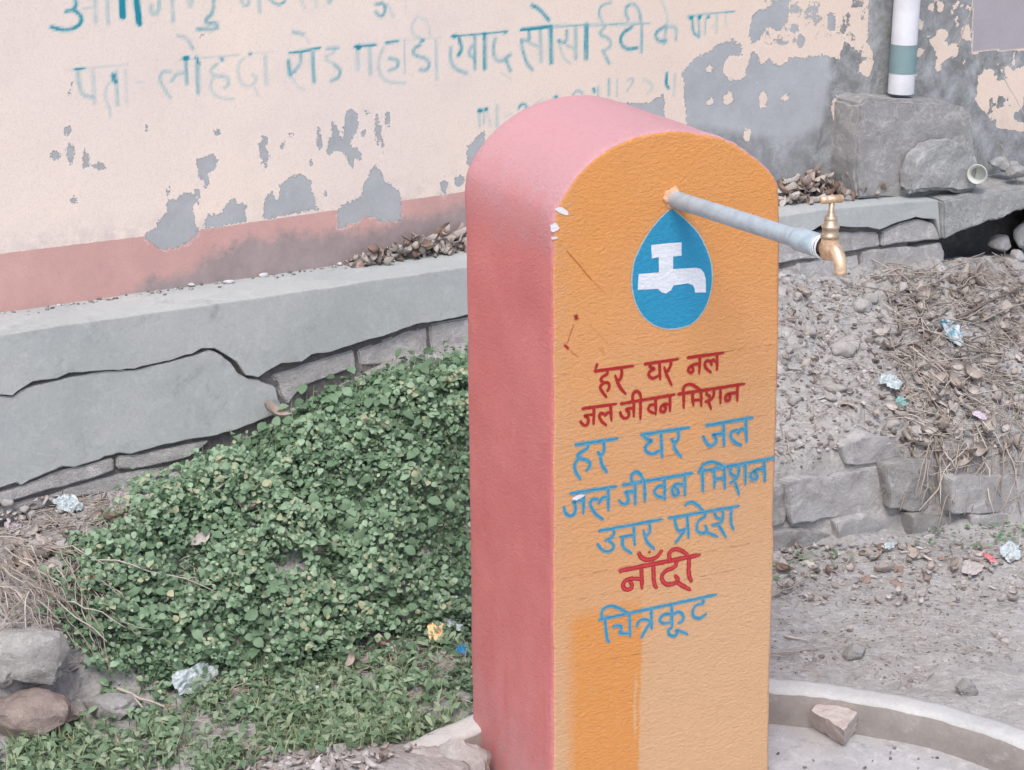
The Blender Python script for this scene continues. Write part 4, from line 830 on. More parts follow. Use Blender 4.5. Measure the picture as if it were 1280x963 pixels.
# ------------------------------------------------------------------ stones and blocks lying about
tb = [on_z(*p, .043) for p in [(1014, 888), (1055, 913), (1072, 891), (1029, 872)]]; bb = [on_z(*p, .0) for p in [(1012, 907), (1054, 933), (1072, 912)]]; bb.append(bb[0] + bb[2] - bb[1] + np.array([.0, .0, 0]))
bm = bmesh.new(); vs = [bm.verts.new(p) for p in bb + tb]
for f in [(3, 2, 1, 0), (4, 5, 6, 7), (0, 1, 5, 4), (1, 2, 6, 5), (2, 3, 7, 6), (3, 0, 4, 7)]: bm.faces.new([vs[i] for i in f])
bmesh.ops.recalc_face_normals(bm, faces=bm.faces[:]); bmesh.ops.triangulate(bm, faces=bm.faces[:])
for _ in range(4): bmesh.ops.subdivide_edges(bm, edges=bm.edges[:], cuts=1); bmesh.ops.triangulate(bm, faces=[f for f in bm.faces if len(f.verts) > 3])
for v in bm.verts: v.co += Vector(mnoise.noise_vector(v.co * 45)) * .0035 + Vector(mnoise.noise_vector(v.co * 160)) * .0015
V = [v.co[:] for v in bm.verts]; bm.verts.index_update(); F = [[v.index for v in f.verts] for f in bm.faces]; bm.free()
tag(mesh('brick_piece', V, F, concrete('tan_brick', (200, 190, 184), (182, 168, 160), (158, 140, 132), 18, .8), smooth=False), 'broken tan brick half lying inside the kerb of the basin', 'brick')
def stone(x, y, size, mat, label, seed, up=0., amp=.25, sub=4, rz=0., cat='stone', group=None, name='stone'):
    P = GPx(x, y); V, F = rock_vf(P + np.array([0, 0, up]), size, seed, sub, amp, rz=rz); o = mesh(name, V, F, M[mat]); o.data.set_sharp_from_angle(angle=.5); return tag(o, label, cat, group)
stone(1068, 824, (.020, .018, .017), 'stone_grey', 'round grey stone on the soil beyond the kerb', 1, .010, .22)
stone(1208, 868, (.020, .012, .018), 'stone_grey', 'pointed grey shard leaning beside the kerb at the right', 2, .006, .5)
stone(45, 915, (.085, .06, .042), 'stone_brown', 'large flat brown stone at the lower left corner', 3, .020, .3)
stone(30, 852, (.078, .045, .050), 'stone_grey', 'big grey boulder under the dry roots at the left edge', 4, .030, .22)
stone(140, 893, (.05, .035, .026), 'stone_grey', 'low grey stone between the brown stone and the weeds', 5, .010, .3)
stone(8, 862, (.03, .03, .03), 'stone_grey', 'small dark wedge stone squeezed under the grey boulder', 6, .0, .3)
stone(574, 980, (.060, .05, .066), 'clod', 'grey lump of hardened mortar at the left foot of the pillar', 7, .004, .35, name='mortar_lump', cat='mortar')
stone(556, 286, (.020, .014, .014), 'white_chip', 'pale rounded stone lying in the leaf heap left of the pillar', 8, .0, .2)
P_ = on_z(516, 968, .03); V, F = rock_vf(P_, (.075, .05, .045), 17, 4, .4, rz=.5); tag(mesh('cement_spill', V, F, M['clod']), 'rough cement spill burying the broken end of the kerb at the bottom', 'mortar')
# place that last one on the ledge
o = bpy.data.objects[[q.name for q in bpy.data.objects if q.get('label', '').startswith('pale rounded stone')][0]]; o.location = Vector(on_z(556, 300, topz + .004))

for i in range(34):
    x = 975 + 310 * random.random(); y = 352 + 215 * random.random(); P = GPx(x, y); z_ = random.uniform(.007, .019) * (1.5 if random.random() < .12 else 1)
    V, F = rock_vf(P, (z_ * random.uniform(.9, 1.5), z_, z_ * .8), i + 120, 2 if z_ < .012 else 3, .6, rz=i)
    tag(mesh('clod', V, F, M['clod']), 'dusty clod of mortar or earth lodged in the rubble bank right of the pillar', 'clod', 'clods in the rubble bank')
for i in range(16):
    x = 5 + 150 * random.random(); y = 625 + 90 * random.random(); P = GPx(x, y); z_ = random.uniform(.008, .018)
    V, F = rock_vf(P, (z_ * 1.3, z_, z_ * .8), i + 220, 2, .6, rz=i); tag(mesh('clod', V, F, M['clod']), 'dusty clod on the bank under the ledge at the left', 'clod', 'clods on the left bank')
# ------------------------------------------------------------------ dry leaves (individual)
def leaf_mesh(name, L, Wd, curl, seed, mat):
    rs = random.Random(seed); nu, nv = 7, 5; V = []
    for i in range(nu):
        t = i / (nu - 1); wv = Wd * (math.sin(math.pi * (t ** .8)) ** .8 + .03)
        for j in range(nv):
            q = (j / (nv - 1) - .5) * 2; x = (t - .5) * L; y = q * wv * .5
            z = curl * L * (q * q * .35 + (t - .5) ** 2 * rs.choice([1.2, 1.2])) + .10 * L * mnoise.noise(Vector((t * 3, q * 1.5, seed)))
            V.append((x, y * (1 - abs(curl) * .3 * q * q), z))
    F = [[i * nv + j, (i + 1) * nv + j, (i + 1) * nv + j + 1, i * nv + j + 1] for i in range(nu - 1) for j in range(nv - 1)]
    me = bpy.data.meshes.new(name); me.from_pydata(V, [], F); me.materials.append(mat); me.polygons.foreach_set('use_smooth', [True] * len(F)); return me
LM = {m_: [leaf_mesh('dry_leaf', .034 + .006 * (i % 3), .018 + .004 * (i % 4), [.25, .6, -.3, .9][i % 4], i, M[m_]) for i in range(8)] for m_ in ('dry', 'dry_brown')}
def put_leaf(P, sc, label, group, mat='dry', tilt=.5, nrm=(0, 0, 1)):
    o = bpy.data.objects.new('dry_leaf', random.choice(LM[mat])); COL.objects.link(o)
    q = Vector(nrm).to_track_quat('Z', 'Y') @ (Matrix.Rotation(random.gauss(0, tilt), 3, 'X') @ Matrix.Rotation(random.gauss(0, tilt), 3, 'Y') @ Matrix.Rotation(random.random() * 6.28, 3, 'Z')).to_quaternion()
    o.rotation_euler = q.to_euler(); o.location = Vector(P); o.scale = (sc, sc, sc); tag(o, label, 'leaf', group); return o
for i in range(48):
    x = 432 + 150 * random.random() ** .8; top = np.interp(x, [430, 470, 520, 585], [6, 22, 34, 30]); y0 = 331 - .14 * (x - 430)
    h = random.random(); n = WN + .012 + .04 * random.random() * (1 - h * .5); s = on_z(x, y0, topz); s = to_sn(s)[0]
    put_leaf(S2(s, n, topz + .004 + h * top / 900.), .55 + .5 * random.random(), 'curled brown dry leaf in the heap on the ledge left of the pillar', 'leaf heap on the ledge left of the pillar', random.choice(['dry', 'dry_brown']), .7)
for i in range(84):
    x = 965 + 160 * random.random(); top = np.interp(x, [965, 1000, 1050, 1090, 1125], [30, 36, 40, 34, 8]); y0 = 258 - .12 * (x - 965)
    h = random.random(); n = WN + .012 + .085 * random.random() * (1 - h * .7); s = to_sn(on_z(x, y0, .58))[0]
    put_leaf(S2(s, n, .585 + h * top / 780.), .6 + .55 * random.random(), 'curled brown dry leaf in the heap below the concrete block right of the pillar', 'leaf heap on the ledge right of the pillar', random.choice(['dry_brown', 'dry_brown', 'dry']), .7)
for i in range(66):
    x = 985 + 300 * random.random(); y = 360 + 210 * random.random() + .0
    if x < 1120 and random.random() < .6: continue
    P = GPx(x, y, .006); put_leaf(P, .55 + .55 * random.random(), 'grey-brown dry leaf on the rubble bank right of the pillar', 'dry leaves on the rubble bank', 'dry', .45, N_ * .6 + np.array([0, 0, 1]))
for i in range(38):
    x = 1120 + 170 * random.random() ** .8; y = 350 + 235 * random.random(); P = GPx(x, y, .010)
    put_leaf(P, .75 + .6 * random.random(), 'large pale dry leaf among the twigs at the right edge', 'large pale leaves at the right edge', 'dry', .4, N_ * .8 + np.array([0, 0, 1]))
for i in range(30):
    x = 970 + 310 * random.random(); y = 690 + 60 * random.random() ** 1.6; P = GPx(x, y, .005)
    put_leaf(P, .5 + .5 * random.random(), 'dry leaf on the soil at the foot of the low block wall', 'dry leaves below the low block wall', random.choice(['dry', 'dry', 'dry_brown']), .35)
for i in range(26):
    x = 5 + 200 * random.random(); y = 640 + 60 * random.random() + (.0 if x > 90 else 30); P = GPx(x, y, .008)
    put_leaf(P, .5 + .6 * random.random(), 'dry leaf on the bank below the ledge at the left', 'dry leaves on the left bank', random.choice(['dry', 'dry', 'dry_brown']), .5, N_ * .5 + np.array([0, 0, 1]))
for (x, y, sc, l) in [(345, 540, 1.25, 'big folded brown leaf caught where the weeds meet the ledge'), (305, 658, 1.0, 'pale dry leaf lying on the weeds below the ledge'), (250, 700, 1.2, 'long curled grey leaf half sunk in the weeds'), (415, 705, .9, 'small brown leaf in a gap of the dense weeds'), (442, 848, .7, 'round rust brown leaf in the low grass left of the pillar')]:
    o = put_leaf(GPx(x, y, .03), sc, l, None, 'dry_brown' if 'brown' in l else 'dry', .25, N_ * .7 + np.array([0, 0, 1]))
def leaf_mass(name, spots, sizes, label, tilt=.6):
    """many small leaf scraps as one mesh"""
    b = Bag(); src = []
    for me in LM['dry']:
        V = np.array([v.co[:] for v in me.vertices]); src.append((V, [list(p.vertices) for p in me.polygons]))
    for P in spots:
        V, F = src[random.randrange(8)]; R = (Matrix.Rotation(random.gauss(0, tilt), 3, 'X') @ Matrix.Rotation(random.gauss(0, tilt), 3, 'Y') @ Matrix.Rotation(random.random() * 6.28, 3, 'Z'))
        b.add((V * random.uniform(*sizes)) @ np.array(R).T + np.asarray(P), F, random.random())
    return tag(b.build(name, M['scrap']), label, 'leaf litter', kind='stuff')
M['scrap'] = toned('leaf_scraps', [(0, (134, 122, 114)), (.5, (166, 157, 151)), (1, (194, 189, 186))], .9, .1)
leaf_mass('leaf_scraps', [GPx(290 + 230 * random.random(), 940 + 30 * random.random(), .003) for _ in range(90)], (.25, .6), 'small dry leaf scraps on the bare soil at the bottom left of the pillar', .35)
sp_ = []
for i in range(90):
    x = 432 + 150 * random.random() ** .8; top = np.interp(x, [430, 470, 520, 585], [4, 18, 28, 26]); h = random.random() * .8; s = to_sn(on_z(x, 331 - .14 * (x - 430), topz))[0]
    sp_.append(S2(s, WN + .010 + .03 * random.random() * (1 - h * .5), topz + .002 + h * top / 900.))
leaf_mass('leaf_litter', sp_, (.4, .8), 'broken dry leaves filling the heap on the ledge left of the pillar', .8)
sp_ = []
for i in range(150):
    x = 965 + 160 * random.random(); top = np.interp(x, [965, 1000, 1050, 1090, 1125], [26, 32, 36, 30, 6]); h = random.random() * .85; s = to_sn(on_z(x, 258 - .12 * (x - 965), .58))[0]
    sp_.append(S2(s, WN + .010 + .075 * random.random() * (1 - h * .7), .582 + h * top / 780.))
leaf_mass('leaf_litter', sp_, (.4, .9), 'broken dry leaves filling the heap below the concrete block', .8)
leaf_mass('leaf_litter', [GPx(975 + 310 * random.random(), 350 + 230 * random.random(), .004) for _ in range(260)], (.2, .5), 'small leaf scraps strewn over the rubble bank', .5)
leaf_mass('leaf_litter', [GPx(1110 + 180 * random.random(), 345 + 235 * random.random(), .008) for _ in range(130)], (.4, .9), 'dry leaf scraps packed among the twigs at the right edge', .6)
leaf_mass('leaf_litter', [GPx(970 + 315 * random.random(), 685 + 75 * random.random() ** 1.5, .003) for _ in range(220)], (.2, .55), 'small leaf scraps along the foot of the low block wall', .4)
leaf_mass('leaf_litter', [GPx(210 * random.random(), 625 + 90 * random.random(), .006) for _ in range(170)], (.25, .7), 'small leaf scraps on the bank below the ledge at the left', .5)
leaf_mass('leaf_litter', [GPx(400 + 185 * random.random(), 800 + 40 * random.random(), .008) for _ in range(120)], (.25, .6), 'leaf scraps in the litter line below the dense weeds', .5)

# ------------------------------------------------------------------ litter
def crumple(name, x, y, size, mat, label, cat, seed=0, up=.012, asp=.7, fold=.5, nrm=None, onz=None):
    fold *= .5; size *= 1.12
    P = GPx(x, y, up) if onz is None else on_z(x, y, onz); n = 15; V = []
    nm = Vector(nrm if nrm is not None else N_ * .5 + np.array([0, 0, 1])).normalized(); q = nm.to_track_quat('Z', 'Y').to_matrix() @ Matrix.Rotation(seed * 1.3, 3, 'Z')
    for i in range(n):
        for j in range(n):
            a, b = (i / (n - 1) - .5) * 2, (j / (n - 1) - .5) * 2; r = max(abs(a), abs(b)); l = math.hypot(a, b) or 1; a2, b2 = a / l * r, b / l * r
            e = 1 + .35 * mnoise.noise(Vector((a2 * 1.6, b2 * 1.6, seed))); p = Vector((a2 * e, b2 * e * asp, 0)) * size
            hz = abs(mnoise.noise(Vector((a * 2.2, b * 2.2, seed * 3.)))) * fold * size * 1.5 - abs(mnoise.noise(Vector((a * 5, b * 5, seed)))) * fold * size * .5
            dxy = Vector((mnoise.noise(Vector((a * 3, b * 3, seed + 7))), mnoise.noise(Vector((a * 3, b * 3, seed + 9))), 0)) * size * .3 * fold
            V.append(Vector(P) + q @ (p + dxy + Vector((0, 0, hz))))
    F = [[i * n + j, (i + 1) * n + j, (i + 1) * n + j + 1, i * n + j + 1] for i in range(n - 1) for j in range(n - 1)]
    return tag(mesh(name, [v[:] for v in V], F, M[mat], smooth=False), label, cat)
crumple('plastic_wrapper', 1190, 424, .040, 'plastic_blue', 'torn blue and white packet on the rubble bank at the right', 'litter', 1, .012, .45, .5)
crumple('plastic_wrapper', 1112, 487, .022, 'plastic_white', 'crumpled white film on the rubble bank above the block wall', 'litter', 2, .016, .8, .7)
crumple('plastic_wrapper', 1126, 514, .016, 'plastic_teal', 'scrap of teal film just below the crumpled white film', 'litter', 3, .014, .6, .5)
crumple('plastic_wrapper', 1118, 382, .018, 'plastic_lilac', 'pale lilac wrapper high on the rubble bank right of the tap', 'litter', 4, .010, .35, .6)
crumple('plastic_wrapper', 1225, 533, .015, 'plastic_lilac', 'small lilac scrap tangled in the twigs at the right', 'litter', 14, .02, .8, .6)
crumple('plastic_bag', 243, 864, .040, 'plastic_white', 'crumpled white plastic bag at the lower edge of the weeds', 'litter', 5, .018, .6, .7)
crumple('plastic_wrapper', 345, 886, .014, 'plastic_white', 'small white scrap in the grass below the weeds', 'litter', 6, .014, .6, .6)
crumple('plastic_wrapper', 388, 874, .014, 'plastic_white', 'small bluish white scrap in the grass right of the other scrap', 'litter', 7, .014, .7, .6)
crumple('plastic_packet', 548, 806, .024, 'plastic_orange', 'pale orange packet lying by the left side of the pillar', 'litter', 8, .022, .7, .3)
crumple('plastic_packet', 566, 800, .016, 'plastic_white', 'white striped packet tucked behind the pale orange packet', 'litter', 9, .026, .7, .3)
crumple('plastic_wrapper', 578, 823, .014, 'plastic_deep', 'deep blue scrap touching the left side of the pillar', 'litter', 10, .016, .6, .4)
crumple('plastic_wrapper', 481, 812, .012, 'plastic_pink', 'small pinkish red wrapper in the litter line below the weeds', 'litter', 11, .018, 1.2, .5)
crumple('plastic_wrapper', 505, 822, .026, 'paper', 'grey paper scrap beside the pinkish red wrapper', 'litter', 12, .014, .6, .5)
crumple('plastic_wrapper', 575, 790, .018, 'paper', 'grey paper scrap above the deep blue scrap by the pillar', 'litter', 22, .03, .7, .4)
crumple('cardboard_scrap', 1215, 716, .036, 'paper', 'flat grey cardboard scrap on the soil at the right', 'litter', 13, .008, .5, .15, (0, 0, 1))
crumple('plastic_bag', 1262, 700, .026, 'plastic_white', 'crumpled pale bag on the soil at the right edge', 'litter', 15, .014, .6, .6)
crumple('plastic_wrapper', 1236, 704, .014, 'plastic_pink', 'faded pink scrap between the cardboard and the pale bag', 'litter', 16, .010, .5, .5)
crumple('plastic_wrapper', 1110, 690, .014, 'plastic_white', 'white scrap against the foot of the low block wall', 'litter', 17, .012, .5, .6)
crumple('paper_scrap', 150, 640, .022, 'paper', 'upright grey paper scrap on the bank below the ledge at left', 'litter', 18, .02, .8, .3, N_)
crumple('paper_scrap', 85, 640, .024, 'plastic_white', 'whitish film on the bank left of the grey paper scrap', 'litter', 19, .012, .7, .6)
crumple('paper_scrap', 20, 660, .024, 'plastic_lilac', 'pinkish grey paper on the bank at the left edge', 'litter', 20, .012, .6, .4)
sh = GPx(116, 745, .02); V = [sh + D_ * a * .001 + np.array([0, 0, b * .001]) + N_ * c * .001 for a, b, c in [(-3, -14, 3), (3, -12, 3), (6, 16, 8), (-4, 20, 8), (-3, -14, -1), (3, -12, -1), (6, 16, 4), (-4, 20, 4)]]
tag(mesh('tile_shard', V, [(0, 1, 2, 3), (7, 6, 5, 4), (0, 4, 5, 1), (1, 5, 6, 2), (2, 6, 7, 3), (3, 7, 4, 0)], M['rust'], smooth=False), 'narrow terracotta shard standing in the weeds at the left', 'shard')

# ------------------------------------------------------------------ twigs and hanging roots (individual)
def wiggle(P, Q, k=7, amp=.01, sag=0., seed=0):
    P, Q = np.array(P), np.array(Q); o = []
    for i in range(k + 1):
        t = i / k; b = P + (Q - P) * t; v = np.array(mnoise.noise_vector(Vector((t * 2.2, seed * 1.37, 0)))) * amp * math.sin(math.pi * min(1, t * 1.2 + .05)) 
        o.append(b + v - np.array([0, 0, sag * math.sin(math.pi * t)]))
    return o
def twig(P, Q, r, label, group=None, seed=0, amp=.012, sag=0., name='twig', mat='twig', forks=0, cat='twig'):
    pts = wiggle(P, Q, 8, amp, sag, seed); b = Bag(); b.add(*tube(pts, list(np.linspace(r, r * .5, len(pts))), 6), random.random())
    for f in range(forks):
        i = random.randint(2, 6); a = pts[i]; e = a + (np.array(Q) - np.array(P)) * random.uniform(.2, .4) + np.array([random.gauss(0, .02), random.gauss(0, .02), random.gauss(0, .02)])
        fp = wiggle(a, e, 5, amp * .5, 0, seed + f + 3); b.add(*tube(fp, list(np.linspace(r * .6, r * .3, len(fp))), 5), random.random())
    return tag(b.build(name, M[mat]), label, cat, group)
twig(GPx(1195, 412, .02), GPx(1285, 370, .03), .0038, 'long grey branch across the rubble bank at the right edge', seed=1, forks=1, name='branch', cat='branch')
twig(GPx(1228, 412, .02), GPx(1290, 392, .03), .0030, 'shorter grey branch just below the long one', seed=2, name='branch', cat='branch')
twig(GPx(1165, 465, .012), GPx(1240, 452, .02), .0022, 'pale crooked twig above the large pale leaves', seed=3)
twig(GPx(1168, 470, .02), GPx(1232, 540, .03), .0026, 'twig running down through the large pale leaves', seed=4, forks=1)
twig(GPx(1255, 452, .02), GPx(1238, 490, .03), .0022, 'short pale twig standing by the right edge', seed=41)
twig(GPx(964, 752, .008), GPx(1012, 735, .02), .0024, 'brown stick with a red tint beside the right side of the pillar', seed=5, forks=1)
twig(GPx(964, 822, .006), GPx(1048, 812, .006), .0016, 'straight pale stick on the soil beyond the kerb', seed=6, amp=.004, mat='straw')
twig(GPx(980, 800, .006), GPx(1008, 806, .006), .0026, 'short thick straw piece above the straight stick', seed=7, amp=.002, mat='straw')
twig(GPx(975, 439, .006), GPx(1010, 438, .006), .0014, 'thin straw lying near the pillar on the rubble bank', seed=77, amp=.002, mat='straw')
twig(GPx(148, 884, .03), GPx(208, 905, .03), .0032, 'bone white stick in the grass left of the plastic bag', seed=8, forks=1, mat='straw')
twig(GPx(265, 652, .05), GPx(325, 632, .05), .0016, 'arched pale stem over the weeds below the ledge', seed=9, amp=.006, sag=-.012, mat='straw')
twig(GPx(970, 222, .0), GPx(1015, 212, .0), .0026, 'x', seed=10) if False else None
twig(on_z(972, 232, .60), on_z(1024, 204, .63), .0026, 'brown stick poking out of the leaf heap by the block', seed=10)
def WP(x, y, n): a = on_w(x, y, n); return S2(a[0], n, a[1])
twig(WP(1197, 58, -.06), WP(1215, 10, -.11), .0022, 'thin dead stem standing between the downpipe and the grey wall panel', seed=11, amp=.006)
twig(WP(1255, 97, -.09), WP(1284, 150, -.05), .0014, 'thin pale stem leaning on the wall below the grey panel', seed=12, amp=.006, mat='straw')
twig(WP(1250, 180, -.06), WP(1286, 262, .01), .0016, 'thin pale stem hanging over the broken ledge right of the cup', seed=15, amp=.01, mat='straw')
twig(GPx(1040, 700, .01), GPx(975, 712, .01), .0016, 'thin straw at the foot of the low block wall', seed=13, mat='straw')
twig(on_z(1150, 928, .006), on_z(1254, 958, .006), .0026, 'long straw lying along the inside of the kerb', seed=33, amp=.004, mat='straw')
for i in range(75):                       # roots hanging over the right end of the bank
    x = 1125 + 165 * random.random(); y = 520 + 70 * random.random(); P = GPx(x, y, .012)
    Q = P + N_ * random.uniform(.0, .07) + D_ * random.gauss(-.02, .05) + np.array([0, 0, -random.uniform(.06, .17)]); Q[2] = max(Q[2], .035)
    twig(P, Q, random.uniform(.0009, .0024), 'dry root hanging over the block wall at the right', 'dry roots hanging at the right', 100 + i, .022, random.uniform(-.02, .02), 'dry_root', 'straw', cat='root')
for i in range(95):                       # roots over the boulder at left
    x = -25 + 140 * random.random(); y = 690 + 75 * random.random() + .2 * x; P = GPx(x, y, .035)
    Q = P + N_ * random.uniform(.04, .13) + D_ * random.gauss(.02, .05) + np.array([0, 0, -random.uniform(.03, .10)]); Q[2] = max(Q[2], .05)
    twig(P, Q, random.uniform(.0008, .0018), 'dry root trailing over the grey boulder at the left', 'dry roots over the boulder', 200 + i, .022, random.uniform(-.02, .02), 'dry_root', 'straw', cat='root')
for i in range(70):
    x = 1120 + 165 * random.random(); y = 345 + 150 * random.random(); P = GPx(x, y, .014); Q = P + D_ * random.gauss(0, .10) + N_ * random.gauss(0, .03) + np.array([0, 0, random.gauss(.01, .03)])
    twig(P, Q, random.uniform(.0009, .0024), 'dry twig on the rubble bank below the broken slab', 'twigs below the broken slab', 300 + i, .014)

# ------------------------------------------------------------------ ground cover that nobody could count
def inside(x, y, P):
    ins = np.zeros(x.shape, bool)
    for i in range(len(P)):
        (ax, ay), (bx, by) = P[i], P[(i + 1) % len(P)]
        with np.errstate(all='ignore'): ins ^= ((ay > y) != (by > y)) & (x < (bx - ax) * (y - ay) / (by - ay + 1e-12) + ax)
    return ins
def scatter(n, s0, s1, n0, n1, P, soft=0.):
    s = rng.uniform(s0, s1, n); nn = rng.uniform(n0, n1, n); z, XY = ground_full(s, nn); Pt = np.concatenate([XY, z[:, None]], 1)
    x, y = project(Pt); jx = rng.normal(0, soft, n) if soft else 0; m = inside(x + jx, y + jx * .6, P); m &= np.hypot(XY[:, 0] - KC[0], XY[:, 1] - KC[1]) > .67
    e = .01; zs, _ = g_base(s[m] + e, nn[m]), 0; zn = g_base(s[m], nn[m] + e)[0]; z0 = g_base(s[m], nn[m])[0]
    N = np.stack([-(zs[0] - z0) / e, -(zn - z0) / e, np.ones(m.sum())], 1); Nw = N[:, :1] * D_ + N[:, 1:2] * N_ + N[:, 2:] * np.array([0, 0, 1.]); Nw /= np.linalg.norm(Nw, axis=1)[:, None]
    return Pt[m], Nw, x[m], y[m], s[m], nn[m]
def leaves(name, C, Nm, L, Wd, mat, tone, label, cat, droop=.35, fold=.25, spread=.6, stemC=None):
    """one mesh of many small leaves with a folded midrib and bent tip"""
    n = len(C); Z = Nm + rng.normal(0, spread, (n, 3)) * .6; Z /= np.linalg.norm(Z, axis=1)[:, None]
    A_ = rng.normal(0, 1, (n, 3)); X = A_ - (A_ * Z).sum(1)[:, None] * Z; X /= np.linalg.norm(X, axis=1)[:, None]; Y = np.cross(Z, X)
    L = np.broadcast_to(L, n)[:, None]; Wd = np.broadcast_to(Wd, n)[:, None]
    prof = [(0, 0, 0), (.22, .36, .02), (.5, .5, .05), (.78, .34, -.02), (1, 0, -droop * .5)]
    V = []
    for t, w_, h in prof:
        if w_ == 0: V.append(C + X * L * (t - .4) + Z * L * h)
        else:
            V.append(C + X * L * (t - .4) + Y * Wd * w_ + Z * (L * h + Wd * fold * w_)); V.append(C + X * L * (t - .4) + Z * L * h); V.append(C + X * L * (t - .4) - Y * Wd * w_ + Z * (L * h + Wd * fold * w_))
    V = np.stack(V, 1); k_ = V.shape[1]      # 11 verts
    f = np.array([[0, 1, 2, 2], [0, 2, 3, 3], [1, 4, 5, 2], [2, 5, 6, 3], [4, 7, 8, 5], [5, 8, 9, 6], [7, 10, 8, 8], [8, 10, 9, 9]])
    base = np.arange(n)[:, None] * k_; F = []
    tri = np.array([[0, 1, 2], [0, 2, 3], [1, 4, 5], [1, 5, 2], [2, 5, 6], [2, 6, 3], [4, 7, 8], [4, 8, 5], [5, 8, 9], [5, 9, 6], [7, 10, 8], [8, 10, 9]])
    F = (base[:, None, :] + tri[None]).reshape(-1, 3)
    o = mesh(name, V.reshape(-1, 3), F, M[mat], attrs={'tone': np.repeat(tone, k_)}); return tag(o, label, cat, kind='stuff')
DENSE = [(300, 560), (345, 544), (400, 514), (450, 488), (520, 468), (600, 452), (600, 800), (540, 795), (470, 812), (420, 830), (330, 850), (250, 852), (180, 848), (115, 846), (82, 800), (95, 750), (110, 700), (160, 680), (195, 650), (250, 610), (300, 590)]
Pt, Nw, x, y, s, nn = scatter(90000, -1.9, -.6, .0, .5, DENSE, 13)
keep = fbm(x / 60, y / 60, 1, 3) > -.60 ; keep &= ~((np.hypot((x - 250) / 60, (y - 706) / 16) < 1) & (rng.random(len(x)) < .35)); keep &= ~((np.hypot((x - 305) / 26, (y - 668) / 20) < 1) & (rng.random(len(x)) < .45))
idx = np.where(keep)[0][:22000]; Pt, Nw, x, y = Pt[idx], Nw[idx], x[idx], y[idx]
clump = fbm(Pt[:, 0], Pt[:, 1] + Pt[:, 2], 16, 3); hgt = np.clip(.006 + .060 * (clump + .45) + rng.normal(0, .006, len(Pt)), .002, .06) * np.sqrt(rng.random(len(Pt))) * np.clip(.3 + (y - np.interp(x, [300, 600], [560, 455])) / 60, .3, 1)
Lf = .0062 + .0105 * rng.random(len(Pt)) ** 1.4 * (1 + .25 * (fbm(Pt[:, 0] + 4, Pt[:, 2], 7, 2)))
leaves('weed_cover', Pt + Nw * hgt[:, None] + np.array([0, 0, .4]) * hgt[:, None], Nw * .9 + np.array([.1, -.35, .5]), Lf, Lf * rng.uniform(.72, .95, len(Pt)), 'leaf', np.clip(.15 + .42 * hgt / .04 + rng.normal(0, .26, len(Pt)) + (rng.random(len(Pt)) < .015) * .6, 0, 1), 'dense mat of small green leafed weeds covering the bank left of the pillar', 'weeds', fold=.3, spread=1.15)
EDGE = [(40, 700), (180, 640), (330, 520), (600, 430), (600, 870), (420, 905), (200, 905), (40, 890)]
Pe, Ne, xe_, ye_, *_ = scatter(30000, -2., -.6, .0, .8, EDGE, 4); ke = (fbm(xe_ / 22 + 7, ye_ / 22, 1, 3) > .10) & ~inside(xe_, ye_, [(x_, y_) for x_, y_ in DENSE]); Pe, Ne = Pe[ke][:1500], Ne[ke][:1500]; Le = .007 + .010 * rng.random(len(Pe))
leaves('stray_weeds', Pe + Ne * (rng.random(len(Pe)) * .02)[:, None], Ne + np.array([0, -.3, .5]), Le, Le * .85, 'leaf', np.clip(rng.normal(.45, .25, len(Pe)), 0, 1), 'stray weed sprigs round the edge of the dense mat', 'weeds', spread=1.1)
# a few broader leaves between
j = rng.choice(len(Pt), 260); Lb = rng.uniform(.018, .028, 260)
leaves('broad_weed_leaves', Pt[j] + Nw[j] * .034, Nw[j] + np.array([0, -.3, .5]), Lb, Lb * .75, 'leaf', rng.uniform(.1, .6, 260), 'scattered broader leaves among the dense weeds', 'weeds', fold=.2)
THIN = [(130, 600), (300, 545), (300, 600), (250, 650), (190, 700), (120, 700), (160, 640)]
Pt2, Nw2, *_ = scatter(9000, -1.9, -1.2, .0, .4, THIN, 14); Pt2 = Pt2[:520]; Nw2 = Nw2[:520]; L2 = rng.uniform(.010, .018, len(Pt2))
leaves('sparse_weeds', Pt2 + Nw2 * .010, Nw2 + np.array([0, -.2, .4]), L2, L2 * .8, 'leaf', rng.uniform(.2, .9, len(Pt2)), 'thin scatter of weed leaves on the bank below the ledge', 'weeds')
LOW = [(100, 905), (170, 880), (250, 855), (400, 832), (500, 812), (592, 806), (592, 905), (520, 930), (420, 940), (330, 938), (280, 975), (0, 985), (0, 935), (60, 925)]
Pt3, Nw3, x3, y3, *_ = scatter(40000, -2.2, -.5, .15, 1.0, LOW, 8)
kk = (fbm(x3 / 50 + 3, y3 / 40, 1, 3) > -.04) | (rng.random(len(x3)) < .18); Pt3, Nw3 = Pt3[kk][:3400], Nw3[kk][:3400]; L3 = rng.uniform(.014, .026, len(Pt3))
leaves('low_herbs', Pt3 + Nw3 * (rng.random(len(Pt3)) * .024)[:, None], Nw3 + np.array([0, -.3, .3]), L3, L3 * rng.uniform(.3, .5, len(Pt3)), 'leaf2', rng.random(len(Pt3)), 'low narrow leafed herbs and grass between the weeds and the kerb', 'weeds', spread=1.)
RG = [(1000, 690), (968, 700), (968, 730), (1010, 722), (1140, 690), (1160, 660), (1290, 640), (1290, 560), (1250, 500), (1290, 470), (1300, 700), (1180, 690), (1100, 700)]
Pt4, Nw4, *_ = scatter(6000, -.5, .5, .05, .6, RG, 5); Pt4, Nw4 = Pt4[:110], Nw4[:110]; L4 = rng.uniform(.008, .016, len(Pt4))
